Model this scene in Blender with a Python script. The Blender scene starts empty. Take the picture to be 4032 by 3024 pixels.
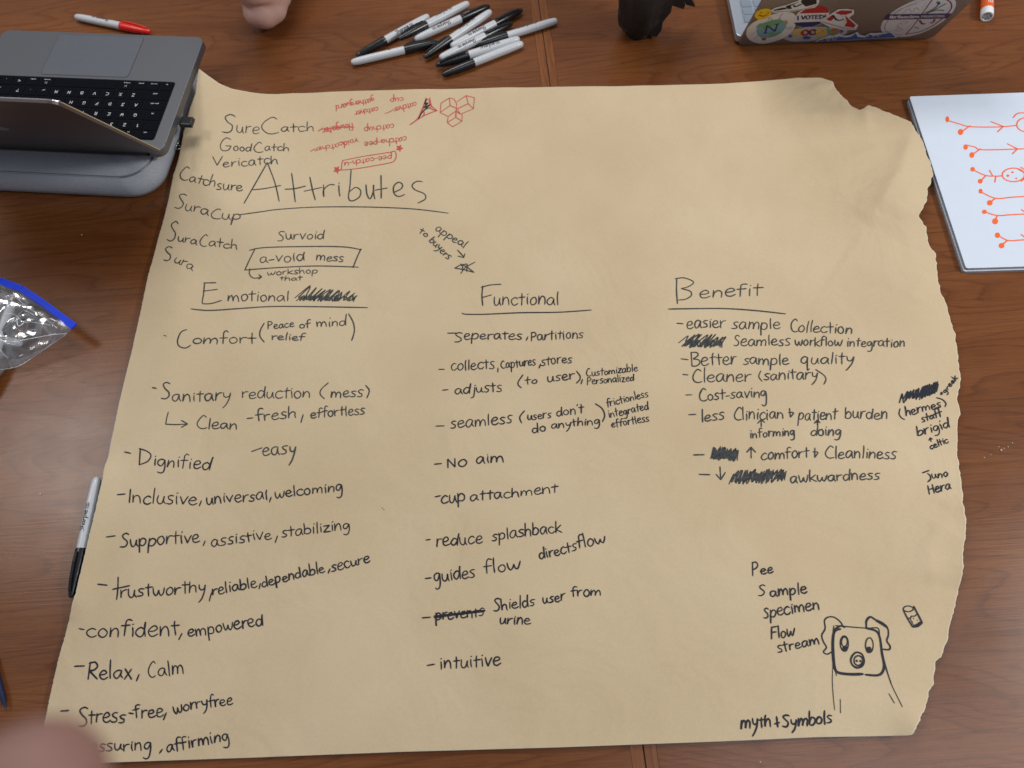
import bpy, bmesh, math, random
import numpy as np
from mathutils import Vector, Matrix, noise as mnoise
from mathutils.geometry import delaunay_2d_cdt
random.seed(7); np.random.seed(7)
S = bpy.context.scene; COL = S.collection

# ------------------------------------------------------------------ camera
F, CX, CY = 3028.0, 2016.0, 1512.0           # focal length and centre in photo pixels
H, T, R = 0.843, math.radians(25.97), math.radians(-3.83)   # height above table, tilt, roll
cd = bpy.data.cameras.new('camera'); cam = bpy.data.objects.new('camera', cd); COL.objects.link(cam)
cd.sensor_width = 36; cd.lens = F / 4032 * 36; cd.clip_start = 0.01; cd.clip_end = 50
CAMROT = Matrix.Rotation(T, 4, 'X') @ Matrix.Rotation(R, 4, 'Z')
CAMM = Matrix.Translation((0, 0, H)) @ CAMROT
cam.matrix_world = CAMM
cd.dof.use_dof = True; cd.dof.focus_distance = 0.87; cd.dof.aperture_fstop = 7.0; cd.dof.aperture_blades = 0
S.camera = cam
# ------------------------------------------------------------------ world + lamps (office ceiling panels)
W = bpy.data.worlds.new('World'); S.world = W; W.use_nodes = True
bg = W.node_tree.nodes['Background']; bg.inputs[0].default_value = (0.86, 0.90, 1.0, 1); bg.inputs[1].default_value = 0.26
def panel(loc, size, power, col=(1, .975, .94)):
    l = bpy.data.lights.new('ceiling_panel', 'AREA'); l.shape = 'RECTANGLE'; l.size, l.size_y = size
    l.energy = power; l.color = col
    o = bpy.data.objects.new('ceiling_panel', l); COL.objects.link(o); o.location = loc
    return o
panel((-1.72, 1.15, 2.0), (0.60, 0.60), 14)
panel((-0.30, 1.75, 2.0), (1.20, 0.60), 24)
panel((2.35, 0.15, 1.9), (0.60, 0.60), 66)
panel((1.05, -0.20, 2.0), (1.10, 0.40), 8, (.90, .94, 1))
S.view_settings.view_transform = 'Standard'; S.view_settings.look = 'None'
S.view_settings.exposure = -0.15; S.view_settings.gamma = 1.0; S.view_settings.use_curve_mapping = False
S.cycles.use_denoising = True; S.cycles.max_bounces = 8; S.cycles.transparent_max_bounces = 12
S.cycles.sample_clamp_indirect = 4

# ------------------------------------------------------------------ helpers
cT, sT, cR, sR = math.cos(T), math.sin(T), math.cos(R), math.sin(R)
def ray(p):
    x = (p[0] - CX) / F; y = (CY - p[1]) / F
    x, y = x * cR - y * sR, x * sR + y * cR
    return Vector((x, y * cT + sT, y * sT - cT))
def un(p, z=0.0):
    d = ray(p); k = (H - z) / -d.z
    return Vector((d.x * k, d.y * k, z))
def on_plane(p, o, n):
    d = ray(p); c = Vector((0, 0, H)); k = (o - c).dot(n) / d.dot(n)
    return c + d * k

def tag(o, label=None, cat=None, group=None, kind=None):
    if label: o['label'] = label
    if cat: o['category'] = cat
    if group: o['group'] = group
    if kind: o['kind'] = kind
    return o
def empty(name, loc=(0, 0, 0), label=None, cat=None, group=None):
    o = bpy.data.objects.new(name, None); o.empty_display_size = .02; COL.objects.link(o); o.location = loc
    return tag(o, label, cat, group)
class MB:
    def __init__(s): s.v = []; s.f = []; s.m = []
    def add(s, vs, fs, m=0):
        b = len(s.v); s.v += [tuple(v) for v in vs]
        s.f += [tuple(b + i for i in f) for f in fs]; s.m += [m] * len(fs)
    def box(s, lo, hi, m=0, inset=0.0):
        x0, y0, z0 = lo; x1, y1, z1 = hi; i = inset
        s.add([(x0, y0, z0), (x1, y0, z0), (x1, y1, z0), (x0, y1, z0), (x0+i, y0+i, z1), (x1-i, y0+i, z1), (x1-i, y1-i, z1), (x0+i, y1-i, z1)],
              [(0, 3, 2, 1), (4, 5, 6, 7), (0, 1, 5, 4), (1, 2, 6, 5), (2, 3, 7, 6), (3, 0, 4, 7)], m)
    def lathe(s, prof, n=20, m=0, axis='X', c=(0, 0, 0)):
        vs = []; k = len(prof)
        for a, r in prof:
            for j in range(n):
                t = 2 * math.pi * j / n
                p = (a, r * math.sin(t), r * math.cos(t)) if axis == 'X' else (r * math.cos(t), r * math.sin(t), a)
                vs.append((p[0] + c[0], p[1] + c[1], p[2] + c[2]))
        fs = [(i*n+j, (i+1)*n+j, (i+1)*n+(j+1) % n, i*n+(j+1) % n) for i in range(k-1) for j in range(n)]
        if axis != 'X': fs = [f[::-1] for f in fs]
        s.add(vs, fs, m)
    def slab(s, poly, z0, z1, m=0, fn=None, rim=0.0):
        """closed slab over polygon (list of 2D) between z0 and z1"""
        n = len(poly); fn = fn or (lambda x, y, z: (x, y, z))
        cx = sum(p[0] for p in poly) / n; cy = sum(p[1] for p in poly) / n
        lv = [(z0, 0)] + ([(z0 + (z1 - z0) * .5, -rim), (z1, 0)] if rim else [(z1, 0)])
        vs = []
        for z, e in lv:
            for p in poly:
                d = Vector((p[0] - cx, p[1] - cy)); L = d.length or 1
                vs.append(fn(p[0] - d.x / L * e, p[1] - d.y / L * e, z))
        fs = [tuple(range(n))[::-1], tuple(range((len(lv) - 1) * n, len(lv) * n))]
        for l in range(len(lv) - 1):
            fs += [(l*n+i, l*n+(i+1) % n, (l+1)*n+(i+1) % n, (l+1)*n+i) for i in range(n)]
        s.add(vs, fs, m)
    def ribbon(s, C, w, nrm, m=0, wf=None):
        """flat pen stroke along world points C"""
        if len(C) < 2: return
        L = []; Rr = []; n = len(C)
        for i, c in enumerate(C):
            t = (C[min(i+1, n-1)] - C[max(i-1, 0)])
            if t.length < 1e-9: t = Vector((1, 0, 0))
            t.normalize(); sd = nrm.cross(t).normalized()
            ww = w * .5 * (wf(i / (n-1)) if wf else 1)
            L.append(c + sd * ww); Rr.append(c - sd * ww)
        t0 = (C[0] - C[1]).normalized() * w * .45; t1 = (C[-1] - C[-2]).normalized() * w * .45
        k0 = [L[0]*.75 + Rr[0]*.25 + t0, L[0]*.25 + Rr[0]*.75 + t0]; k1 = [L[-1]*.75 + Rr[-1]*.25 + t1, L[-1]*.25 + Rr[-1]*.75 + t1]
        Ls = [k0[0]] + L + [k1[0]]; Rs = [k0[1]] + Rr + [k1[1]]; k = len(Ls)
        s.add(Ls + Rs, [(i, k+i, k+i+1, i+1) for i in range(k-1)], m)
    def build(s, name, mats, parent=None, smooth=False, label=None):
        me = bpy.data.meshes.new(name); me.from_pydata(s.v, [], s.f); me.update()
        if not isinstance(mats, (list, tuple)): mats = [mats]
        for m in mats: me.materials.append(m)
        me.polygons.foreach_set('material_index', s.m)
        if smooth: me.polygons.foreach_set('use_smooth', [True] * len(s.f))
        o = bpy.data.objects.new(name, me); COL.objects.link(o)
        if parent: o.parent = parent
        if label: o['label'] = label
        return o
def autosmooth(o, ang=40):
    o.data.polygons.foreach_set('use_smooth', [True] * len(o.data.polygons))
    try: o.data.set_sharp_from_angle(angle=math.radians(ang))
    except Exception: pass
    return o
def bevel(o, w, seg=2):
    m = o.modifiers.new('bevel', 'BEVEL'); m.width = w; m.segments = seg; m.limit_method = 'ANGLE'; m.angle_limit = math.radians(50)
    return o
def copy_tree(o, parent=None):
    c = o.copy(); COL.objects.link(c); c.parent = parent
    for ch in list(o.children): copy_tree(ch, c)
    return c
def smooth_pts(P, step):
    """Catmull-Rom through 2D points; a doubled point is a sharp corner"""
    runs = []; cur = [P[0]]
    for p in P[1:]:
        if abs(p[0]-cur[-1][0]) < 1e-6 and abs(p[1]-cur[-1][1]) < 1e-6:
            if len(cur) > 1: runs.append(cur)
            cur = [p]
        else: cur.append(p)
    if len(cur) > 1: runs.append(cur)
    out = []
    for r in runs:
        q = [r[0]] + r + [r[-1]]
        for i in range(1, len(q) - 2):
            a, b, c, d = q[i-1], q[i], q[i+1], q[i+2]
            L = math.hypot(c[0]-b[0], c[1]-b[1]); n = max(1, min(14, int(L / step)))
            for k in range(n):
                t = k / n
                out.append(tuple(.5*(2*b[j] + (c[j]-a[j])*t + (2*a[j]-5*b[j]+4*c[j]-d[j])*t*t + (-a[j]+3*b[j]-3*c[j]+d[j])*t**3) for j in (0, 1)))
        out.append(tuple(r[-1]))
    return out

# ------------------------------------------------------------------ materials
def nodes(name):
    m = bpy.data.materials.new(name); m.use_nodes = True
    nt = m.node_tree; return m, nt, nt.nodes, nt.links, nt.nodes['Principled BSDF']
def mat(name, col, rough=.5, metal=0, var=.06, scale=60, bump=0, bscale=400, spec=.5, coat=0, aniso=None):
    m, nt, N, L, B = nodes(name)
    tc = N.new('ShaderNodeTexCoord'); nz = N.new('ShaderNodeTexNoise'); nz.inputs['Scale'].default_value = scale; nz.inputs['Detail'].default_value = 4
    L.new(tc.outputs['Object'], nz.inputs['Vector'])
    rp = N.new('ShaderNodeValToRGB'); rp.color_ramp.elements[0].position = .3; rp.color_ramp.elements[1].position = .7
    rp.color_ramp.elements[0].color = (*[c * (1-var) for c in col], 1); rp.color_ramp.elements[1].color = (*[min(1, c * (1+var)) for c in col], 1)
    L.new(nz.outputs['Fac'], rp.inputs['Fac']); L.new(rp.outputs['Color'], B.inputs['Base Color'])
    B.inputs['Roughness'].default_value = rough; B.inputs['Metallic'].default_value = metal
    B.inputs['Specular IOR Level'].default_value = spec; B.inputs['Coat Weight'].default_value = coat
    if bump:
        n2 = N.new('ShaderNodeTexNoise'); n2.inputs['Scale'].default_value = bscale; n2.inputs['Detail'].default_value = 3
        L.new(tc.outputs['Object'], n2.inputs['Vector'])
        bp = N.new('ShaderNodeBump'); bp.inputs['Strength'].default_value = bump; bp.inputs['Distance'].default_value = .001
        L.new(n2.outputs['Fac'], bp.inputs['Height']); L.new(bp.outputs['Normal'], B.inputs['Normal'])
    return m
def wood(name, grain_x=True, tint=1.0, off=0.0):
    m, nt, N, L, B = nodes(name)
    tc = N.new('ShaderNodeTexCoord')
    def mp(sc, loc=(0, 0, 0)):
        k = N.new('ShaderNodeMapping'); L.new(tc.outputs['Object'], k.inputs['Vector'])
        k.inputs['Scale'].default_value = sc if grain_x else (sc[1], sc[0], sc[2]); k.inputs['Location'].default_value = (loc[0]+off, loc[1]+off*.7, loc[2]); return k
    def noise(sc, scale, det, dist=0, loc=(0, 0, 0)):
        n = N.new('ShaderNodeTexNoise'); n.inputs['Scale'].default_value = scale; n.inputs['Detail'].default_value = det
        n.inputs['Distortion'].default_value = dist; L.new(mp(sc, loc).outputs[0], n.inputs['Vector']); return n
    def ramp(src, stops):
        r = N.new('ShaderNodeValToRGB'); e = r.color_ramp.elements
        e[0].position, e[0].color = stops[0][0], (*stops[0][1], 1); e[1].position, e[1].color = stops[-1][0], (*stops[-1][1], 1)
        for p, c in stops[1:-1]: x = e.new(p); x.color = (*c, 1)
        L.new(src, r.inputs['Fac']); return r
    def mul(a, b, f=1.0):
        x = N.new('ShaderNodeMix'); x.data_type = 'RGBA'; x.blend_type = 'MULTIPLY'; x.inputs['Factor'].default_value = f
        L.new(a, x.inputs[6]); L.new(b, x.inputs[7]); return x.outputs[2]
    t = tint
    big = noise((1.1, 5.0, 1), 2.2, 3, .4)
    base = ramp(big.outputs['Fac'], [(.30, (.150*t, .048*t, .0125*t)), (.5, (.184*t, .062*t, .0170*t)), (.72, (.216*t, .077*t, .0225*t))])
    # cathedral growth lines: contour lines of a field stretched along the grain
    fld = noise((.9, 6.0, 1), 1.5, 2.0, .25, (3, 7, 0))
    mm = N.new('ShaderNodeMath'); mm.operation = 'MULTIPLY'; mm.inputs[1].default_value = 30; L.new(fld.outputs['Fac'], mm.inputs[0])
    wob = noise((3, 40, 1), 3, 3); ma = N.new('ShaderNodeMath'); ma.operation = 'MULTIPLY_ADD'; ma.inputs[1].default_value = .55
    L.new(wob.outputs['Fac'], ma.inputs[0]); L.new(mm.outputs[0], ma.inputs[2])
    fr = N.new('ShaderNodeMath'); fr.operation = 'FRACT'; L.new(ma.outputs[0], fr.inputs[0])
    ln = ramp(fr.outputs[0], [(0, (.62, .56, .52)), (.10, (.80, .76, .74)), (.35, (1, 1, 1)), (.9, (1, 1, 1)), (1, (.78, .73, .70))])
    c = mul(base.outputs[0], ln.outputs[0], .75)
    st = noise((3, 190, 1), 3.0, 5)
    sr = ramp(st.outputs['Fac'], [(.30, (.74, .70, .68)), (.5, (.97, .97, .97)), (.7, (1.08, 1.08, 1.08))])
    c = mul(c, sr.outputs[0], .85)
    po = noise((22, 900, 1), 2.0, 3, 0, (5, 1, 0))
    pr_ = ramp(po.outputs['Fac'], [(.36, (.60, .55, .52)), (.46, (1, 1, 1)), (1, (1, 1, 1))])
    c = mul(c, pr_.outputs[0], .6)
    L.new(c, B.inputs['Base Color'])
    rr = N.new('ShaderNodeMapRange'); rr.inputs['To Min'].default_value = .23; rr.inputs['To Max'].default_value = .33
    sm = noise((6, 6, 1), 4, 4); L.new(sm.outputs['Fac'], rr.inputs['Value']); L.new(rr.outputs[0], B.inputs['Roughness'])
    B.inputs['Specular IOR Level'].default_value = .42
    bp = N.new('ShaderNodeBump'); bp.inputs['Strength'].default_value = .12; bp.inputs['Distance'].default_value = .0006
    L.new(st.outputs['Fac'], bp.inputs['Height']); L.new(bp.outputs['Normal'], B.inputs['Normal'])
    return m
M = {}
M['wood_l'] = wood('cherry_veneer'); M['wood_r'] = wood('cherry_veneer_b', off=3.7, tint=.97)
M['band'] = wood('edge_band', grain_x=False, tint=1.12, off=9.1); M['groove'] = mat('groove', (.02, .009, .004), .8)
def kraft():
    m, nt, N, L, B = nodes('kraft_paper')
    tc = N.new('ShaderNodeTexCoord')
    def noise(sc, det, rough=.5):
        n = N.new('ShaderNodeTexNoise'); n.inputs['Scale'].default_value = sc; n.inputs['Detail'].default_value = det; n.inputs['Roughness'].default_value = rough
        L.new(tc.outputs['Object'], n.inputs['Vector']); return n
    a = noise(5, 3); b = noise(420, 4, .7)
    r = N.new('ShaderNodeValToRGB'); r.color_ramp.elements[0].position = .3; r.color_ramp.elements[1].position = .7
    r.color_ramp.elements[0].color = (.590, .462, .292, 1); r.color_ramp.elements[1].color = (.668, .538, .360, 1)
    L.new(a.outputs['Fac'], r.inputs['Fac'])
    r2 = N.new('ShaderNodeValToRGB'); r2.color_ramp.elements[0].position = .3; r2.color_ramp.elements[1].position = .7
    r2.color_ramp.elements[0].color = (.92, .915, .90, 1); r2.color_ramp.elements[1].color = (1.0, 1.0, 1.0, 1)
    L.new(b.outputs['Fac'], r2.inputs['Fac'])
    x = N.new('ShaderNodeMix'); x.data_type = 'RGBA'; x.blend_type = 'MULTIPLY'; x.inputs['Factor'].default_value = 1
    L.new(r.outputs[0], x.inputs[6]); L.new(r2.outputs[0], x.inputs[7])
    at = N.new('ShaderNodeAttribute'); at.attribute_name = 'torn'
    y = N.new('ShaderNodeMix'); y.data_type = 'RGBA'; L.new(at.outputs['Fac'], y.inputs['Factor'])
    L.new(x.outputs[2], y.inputs[6]); y.inputs[7].default_value = (.76, .68, .53, 1)
    L.new(y.outputs[2], B.inputs['Base Color'])
    B.inputs['Roughness'].default_value = .82; B.inputs['Specular IOR Level'].default_value = .25
    bp = N.new('ShaderNodeBump'); bp.inputs['Strength'].default_value = .25; bp.inputs['Distance'].default_value = .0003
    L.new(b.outputs['Fac'], bp.inputs['Height'])
    w = noise(9, 3, .55); w.inputs['Distortion'].default_value = .8
    b2 = N.new('ShaderNodeBump'); b2.inputs['Strength'].default_value = .5; b2.inputs['Distance'].default_value = .010
    L.new(w.outputs['Fac'], b2.inputs['Height']); L.new(bp.outputs['Normal'], b2.inputs['Normal']); L.new(b2.outputs['Normal'], B.inputs['Normal'])
    return m
M['kraft'] = kraft()
M['ink'] = mat('black_marker_ink', (.012, .015, .026), .6, var=.6, scale=350, spec=.3)
M['ink_soft'] = mat('hazed_marker_ink', (.042, .046, .048), .65, var=.7, scale=350, spec=.3)  # paler copy of the black ink, lens blur and haze put into its colour
M['ink_red'] = mat('red_marker_ink', (.55, .065, .060), .6, var=.25, scale=700, spec=.3)
M['orange_ink'] = mat('orange_ink', (.93, .14, .025), .5, var=.1, scale=500)
M['alu_dark'] = mat('space_grey_aluminium', (.150, .153, .168), .45, .60, .03, 300, .05, 2500)
M['alu_edge'] = mat('chamfered_aluminium', (.62, .60, .58), .22, 1.0, .03)
M['alu_light'] = mat('silver_aluminium', (.52, .57, .64), .40, .6, .03, 300)
M['taupe'] = mat('taupe_lid', (.27, .235, .21), .42, .55, .05, 200)
M['black_key'] = mat('black_key', (.004, .005, .008), .8, var=.15, scale=300, spec=.06)
M['well'] = mat('keyboard_well', (.003, .003, .005), .6, spec=.1)
M['legend'] = mat('key_legend', (.80, .82, .86), .5)
M['grey_key'] = mat('grey_key', (.22, .26, .32), .5, var=.05)
M['black_pl'] = mat('black_plastic', (.008, .008, .010), .28, var=.1, spec=.6)
M['black_matte'] = mat('black_rubber', (.006, .006, .008), .5, var=.2, bump=.1, bscale=200)
M['barrel'] = mat('pale_grey_plastic', (.56, .58, .61), .28, var=.02)
M['print'] = mat('black_print', (.012, .012, .015), .5)
M['red_pl'] = mat('red_plastic', (.72, .025, .015), .25, var=.05)
M['orange_pl'] = mat('orange_wrap', (.80, .13, .02), .35, var=.05)
M['white_pl'] = mat('white_plastic', (.80, .81, .83), .35, var=.02)
M['felt'] = mat('grey_felt', (.42, .445, .50), .95, var=.12, scale=700, bump=.5, bscale=900, spec=.15)
M['felt_dk'] = mat('seam_piping', (.20, .215, .24), .95, var=.1, scale=700)
M['skin'] = mat('skin', (.66, .41, .34), .52, var=.10, scale=45, bump=.15, bscale=500)
def skin_patch(m, c, r, col):
    nt = m.node_tree; N = nt.nodes; L = nt.links; B = N['Principled BSDF']; src = B.inputs['Base Color'].links[0].from_socket
    tc = N.new('ShaderNodeTexCoord'); nz = N.new('ShaderNodeTexNoise'); nz.inputs['Scale'].default_value = 90
    L.new(tc.outputs['Object'], nz.inputs['Vector']); ds = N.new('ShaderNodeVectorMath'); ds.operation = 'DISTANCE'; ds.inputs[1].default_value = c; L.new(tc.outputs['Object'], ds.inputs[0])
    ad = N.new('ShaderNodeMath'); ad.operation = 'MULTIPLY_ADD'; ad.inputs[1].default_value = r*1.1; L.new(nz.outputs['Fac'], ad.inputs[0]); L.new(ds.outputs['Value'], ad.inputs[2])
    mr = N.new('ShaderNodeMapRange'); mr.inputs['From Min'].default_value = r*.9; mr.inputs['From Max'].default_value = r*1.8; mr.inputs['To Min'].default_value = .75; mr.inputs['To Max'].default_value = 0; L.new(ad.outputs[0], mr.inputs['Value'])
    mx = N.new('ShaderNodeMix'); mx.data_type = 'RGBA'; L.new(mr.outputs[0], mx.inputs['Factor']); L.new(src, mx.inputs[6]); mx.inputs[7].default_value = (*col, 1); L.new(mx.outputs[2], B.inputs['Base Color'])
M['skin_shaded'] = mat('shaded_skin', (.30, .16, .13), .6, var=.08, scale=60, bump=.1, bscale=500)  # photographer's skin, with the shade on the hand put into its colour
M['scar'] = mat('pink_skin_patch', (.55, .26, .27), .6, var=.15, scale=150)
M['blue_zip'] = mat('blue_zip', (.004, .055, .80), .4, spec=.2, var=.1)
M['board'] = mat('whiteboard_face', (.66, .73, .84), .34, var=.01, spec=.35)
M['board_edge'] = mat('whiteboard_edge', (.36, .38, .41), .6, var=.15)
M['steel'] = mat('steel', (.45, .45, .47), .25, 1.0)
M['crumb'] = mat('crumb', (.75, .68, .58), .8)
def film():
    m, nt, N, L, B = nodes('clear_plastic_film')
    N.remove(B); out = N['Material Output']
    tc = N.new('ShaderNodeTexCoord'); nz = N.new('ShaderNodeTexNoise'); nz.inputs['Scale'].default_value = 34; nz.inputs['Detail'].default_value = 5; nz.inputs['Distortion'].default_value = 1.4
    L.new(tc.outputs['Object'], nz.inputs['Vector'])
    bp = N.new('ShaderNodeBump'); bp.inputs['Strength'].default_value = 1; bp.inputs['Distance'].default_value = .0013; L.new(nz.outputs['Fac'], bp.inputs['Height'])
    tr = N.new('ShaderNodeBsdfTransparent'); tr.inputs[0].default_value = (.98, .98, .985, 1)
    gl = N.new('ShaderNodeBsdfGlossy'); gl.inputs['Roughness'].default_value = .17; L.new(bp.outputs[0], gl.inputs['Normal'])
    df = N.new('ShaderNodeBsdfDiffuse'); df.inputs[0].default_value = (.6, .62, .66, 1); L.new(bp.outputs[0], df.inputs['Normal'])
    fz = N.new('ShaderNodeFresnel'); fz.inputs[0].default_value = 1.6; L.new(bp.outputs[0], fz.inputs['Normal'])
    m1 = N.new('ShaderNodeMixShader'); m1.inputs[0].default_value = .12; L.new(tr.outputs[0], m1.inputs[1]); L.new(df.outputs[0], m1.inputs[2])
    m2 = N.new('ShaderNodeMixShader'); fm = N.new('ShaderNodeMath'); fm.operation = 'MULTIPLY'; fm.inputs[1].default_value = .55; L.new(fz.outputs[0], fm.inputs[0]); L.new(fm.outputs[0], m2.inputs[0]); L.new(m1.outputs[0], m2.inputs[1]); L.new(gl.outputs[0], m2.inputs[2])
    L.new(m2.outputs[0], out.inputs['Surface']); return m
M['film'] = film(); M['crease_highlight'] = mat('painted_film_highlight', (.72, .75, .80), .3, var=.2, scale=300)  # near-white colour for the highlights painted on the bag film

# ------------------------------------------------------------------ handwriting alphabet
# x-height = 1, ascender = 2, descender = -1; strokes separated by '/'; doubled points are corners
GL = {
'a': (.95, '.72,.88 .45,1 .15,.75 .08,.35 .28,.02 .55,.2 .74,.85 .74,.85 .72,.35 .88,.02'),
'b': (.85, '.12,2 .10,1 .10,.05 .10,.05 .12,.6 .42,1 .72,.75 .72,.3 .42,0 .12,.1'),
'c': (.8, '.72,.82 .48,1 .15,.75 .08,.35 .28,.02 .55,.02 .78,.2'),
'd': (.9, '.68,.8 .4,1 .12,.7 .08,.3 .3,0 .58,.2 .74,.9 .8,2 .8,2 .74,1 .76,.02'),
'e': (.85, '.1,.5 .45,.52 .7,.72 .55,.98 .28,.92 .08,.5 .2,.08 .48,.0 .8,.2'),
'f': (.7, '.72,1.85 .5,2 .32,1.75 .28,1 .26,0/.02,.95 .66,1.02'),
'g': (.85, '.7,.85 .42,1 .12,.75 .12,.3 .4,.1 .7,.85 .7,.85 .72,0 .6,-.8 .3,-1 .1,-.85'),
'h': (.85, '.12,2 .1,1 .08,0 .08,0 .15,.6 .45,.95 .66,.75 .68,.3 .72,0'),
'i': (.4, '.2,.95 .2,.5 .22,.02/.22,1.42 .26,1.50'),
'j': (.5, '.35,.95 .36,.1 .25,-.7 .0,-.8/.38,1.42 .42,1.5'),
'k': (.8, '.12,2 .1,1 .1,0/.7,1.1 .14,.5 .14,.5 .78,.0'),
'l': (.4, '.2,2 .18,1 .2,0'),
'm': (1.35, '.1,1 .1,0 .1,0 .2,.7 .42,.98 .58,.7 .6,.02 .6,.02 .7,.7 .95,.98 1.12,.7 1.16,.0'),
'n': (.9, '.12,1 .1,0 .1,0 .2,.65 .48,.98 .68,.7 .72,.0'),
'o': (.85, '.42,1 .14,.75 .1,.35 .32,.0 .62,.15 .72,.6 .5,.98 .34,.96'),
'p': (.9, '.14,1 .12,.2 .08,-1 .08,-1 .12,.5 .42,1 .75,.72 .68,.22 .4,.02 .14,.15'),
'q': (.95, '.7,.85 .42,1 .12,.7 .14,.25 .4,.05 .68,.6 .72,.9 .72,.9 .7,0 .72,-1 .88,-.8'),
'r': (.7, '.12,1 .12,0 .12,0 .16,.55 .36,.92 .66,.95'),
's': (.75, '.66,.92 .4,1 .16,.8 .3,.56 .55,.4 .58,.14 .32,0 .06,.06'),
't': (.7, '.34,1.75 .32,1 .34,0/.04,.98 .68,1.02'),
'u': (.9, '.12,.98 .12,.35 .3,.02 .55,.15 .7,.9 .7,.9 .7,.3 .84,.02'),
'v': (.8, '.08,1 .22,.5 .36,.02 .36,.02 .52,.5 .74,1'),
'w': (1.2, '.08,1 .15,.4 .32,.02 .5,.3 .6,.75 .6,.75 .66,.25 .82,.02 1.0,.3 1.12,1'),
'x': (.8, '.1,1 .7,0/.68,1 .08,.0'),
'y': (.85, '.1,1 .16,.5 .38,.32 .62,.5 .74,1 .74,1 .62,.1 .4,-.6 .14,-1'),
'z': (.8, '.1,.95 .68,1 .68,1 .1,.02 .1,.02 .75,.02'),
'-': (.6, '.05,.5 .5,.52'), ' ': (.55, ''), ',': (.3, '.2,.15 .05,-.35'), "'": (.3, '.18,1.9 .12,1.5'), '!': (.4, '.2,2 .2,.6/.2,.1 .2,0'),
'*': (.7, '.35,1.3 .35,.5/.1,1.1 .6,.7/.6,1.1 .1,.7'),
'/': (.8, '.1,0 .7,2'), '?': (.8, '.1,1.6 .4,2 .7,1.6 .4,1.0 .4,.6/.4,.15 .4,.05'), ';': (.4, '.2,.2 .05,-.3/.2,1 .2,.9'), '.': (.3, '.15,.1 .15,0'),
'<': (.8, '.7,1.6 .1,1 .1,1 .7,.4'), '>': (.8, '.1,1.6 .7,1 .7,1 .1,.4'),
}
# capitals and digits: 0..2 range is scaled to the capital height
GU = {
'A': (1.2, '.05,0 .55,2 .55,2 1.05,0/.2,.75 .9,.8'), 'B': (1.1, '.12,2 .12,0/.1,1.98 .7,1.9 .85,1.5 .3,1.05 .3,1.05 .9,.85 .95,.4 .6,.05 .1,.02'),
'C': (1.0, '.85,1.75 .6,2 .25,1.5 .08,.8 .25,.2 .6,.0 .95,.15'), 'D': (1.15, '.15,2 .15,0/.1,2 .7,1.7 1.0,1.1 .8,.4 .15,0'),
'E': (1.0, '.15,2 .12,0 .12,0 .85,.05/.15,1.98 .85,2/.15,1.05 .7,1.1'), 'F': (.95, '.15,2 .12,0/.12,1.98 .85,2/.15,1.05 .7,1.1'),
'G': (1.1, '.9,1.7 .6,2 .2,1.5 .1,.7 .35,.05 .8,.1 .95,.75 .95,.75 .55,.8'), 'H': (1.1, '.15,2 .15,0/.95,2 .95,0/.15,1.0 .95,1.1'),
'I': (.4, '.2,2 .2,0'), 'J': (.8, '.6,2 .6,.5 .4,0 .08,.25/.2,2 .9,2'), 'K': (1.0, '.15,2 .15,0/.85,2 .18,1 .18,1 .9,0'),
'L': (.9, '.15,2 .15,0 .15,0 .8,0'), 'M': (1.35, '.1,0 .2,2 .2,2 .65,.6 .65,.6 1.1,2 1.1,2 1.2,0'), 'N': (1.15, '.12,0 .15,2 .15,2 .95,0 .95,0 1.0,2'),
'O': (1.15, '.55,2 .15,1.5 .1,.7 .5,0 .95,.5 1.0,1.4 .6,2'), 'P': (1.0, '.18,2 .15,0/.12,1.9 .6,2 .88,1.5 .6,1.05 .18,.95'),
'Q': (1.15, '.55,2 .15,1.5 .1,.7 .5,0 .95,.5 1.0,1.4 .6,2/.6,.5 1.05,0'), 'R': (1.05, '.18,2 .15,0/.12,1.9 .6,2 .85,1.5 .6,1.1 .2,1.0 .2,1.0 .95,.0'),
'S': (.95, '.85,1.8 .55,2 .2,1.7 .4,1.2 .7,.8 .7,.3 .4,0 .05,.1'), 'T': (1.1, '.55,2 .55,0/.05,2 1.05,2'),
'U': (1.1, '.15,2 .15,.5 .5,0 .9,.4 .95,2'), 'V': (1.05, '.08,2 .48,0 .48,0 .95,2'), 'W': (1.5, '.08,2 .4,0 .4,0 .75,1.5 .75,1.5 1.1,0 1.1,0 1.42,2'),
'X': (1.1, '.1,2 .95,0/.95,2 .1,0'), 'Y': (1.05, '.1,2 .5,1 .5,1 .95,2/.5,1 .5,0'), 'Z': (1.1, '.1,2 .95,2 .95,2 .1,0 .1,0 1.0,0'),
'1': (.6, '.15,1.6 .35,2 .35,2 .35,0'), '2': (1.0, '.12,1.6 .5,2 .85,1.5 .1,0 .1,0 .95,0'), '3': (1.0, '.12,1.8 .6,2 .8,1.5 .4,1.1 .85,.6 .5,0 .1,.2'),
'4': (1.0, '.7,0 .7,2 .7,2 .1,.7 .1,.7 .95,.7'), '5': (1.0, '.85,2 .2,2 .2,2 .15,1.2 .7,1.2 .85,.5 .4,0 .1,.2'), '6': (1.0, '.75,1.9 .25,1.2 .15,.4 .5,0 .85,.5 .5,1.0 .2,.7'),
'7': (1.0, '.1,2 .9,2 .9,2 .4,0'), '8': (1.0, '.5,1.05 .2,1.5 .5,2 .8,1.5 .5,1.05 .12,.5 .5,0 .88,.5 .5,1.05'), '9': (1.0, '.8,1.5 .5,2 .2,1.4 .5,1 .8,1.5 .8,1.5 .7,0'),
'0': (1.1, '.55,2 .15,1.5 .1,.7 .5,0 .95,.5 1.0,1.4 .6,2'),
}
def parse(s):
    return [[tuple(map(float, q.split(','))) for q in st.split()] for st in s.split('/') if st.strip()]
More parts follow.
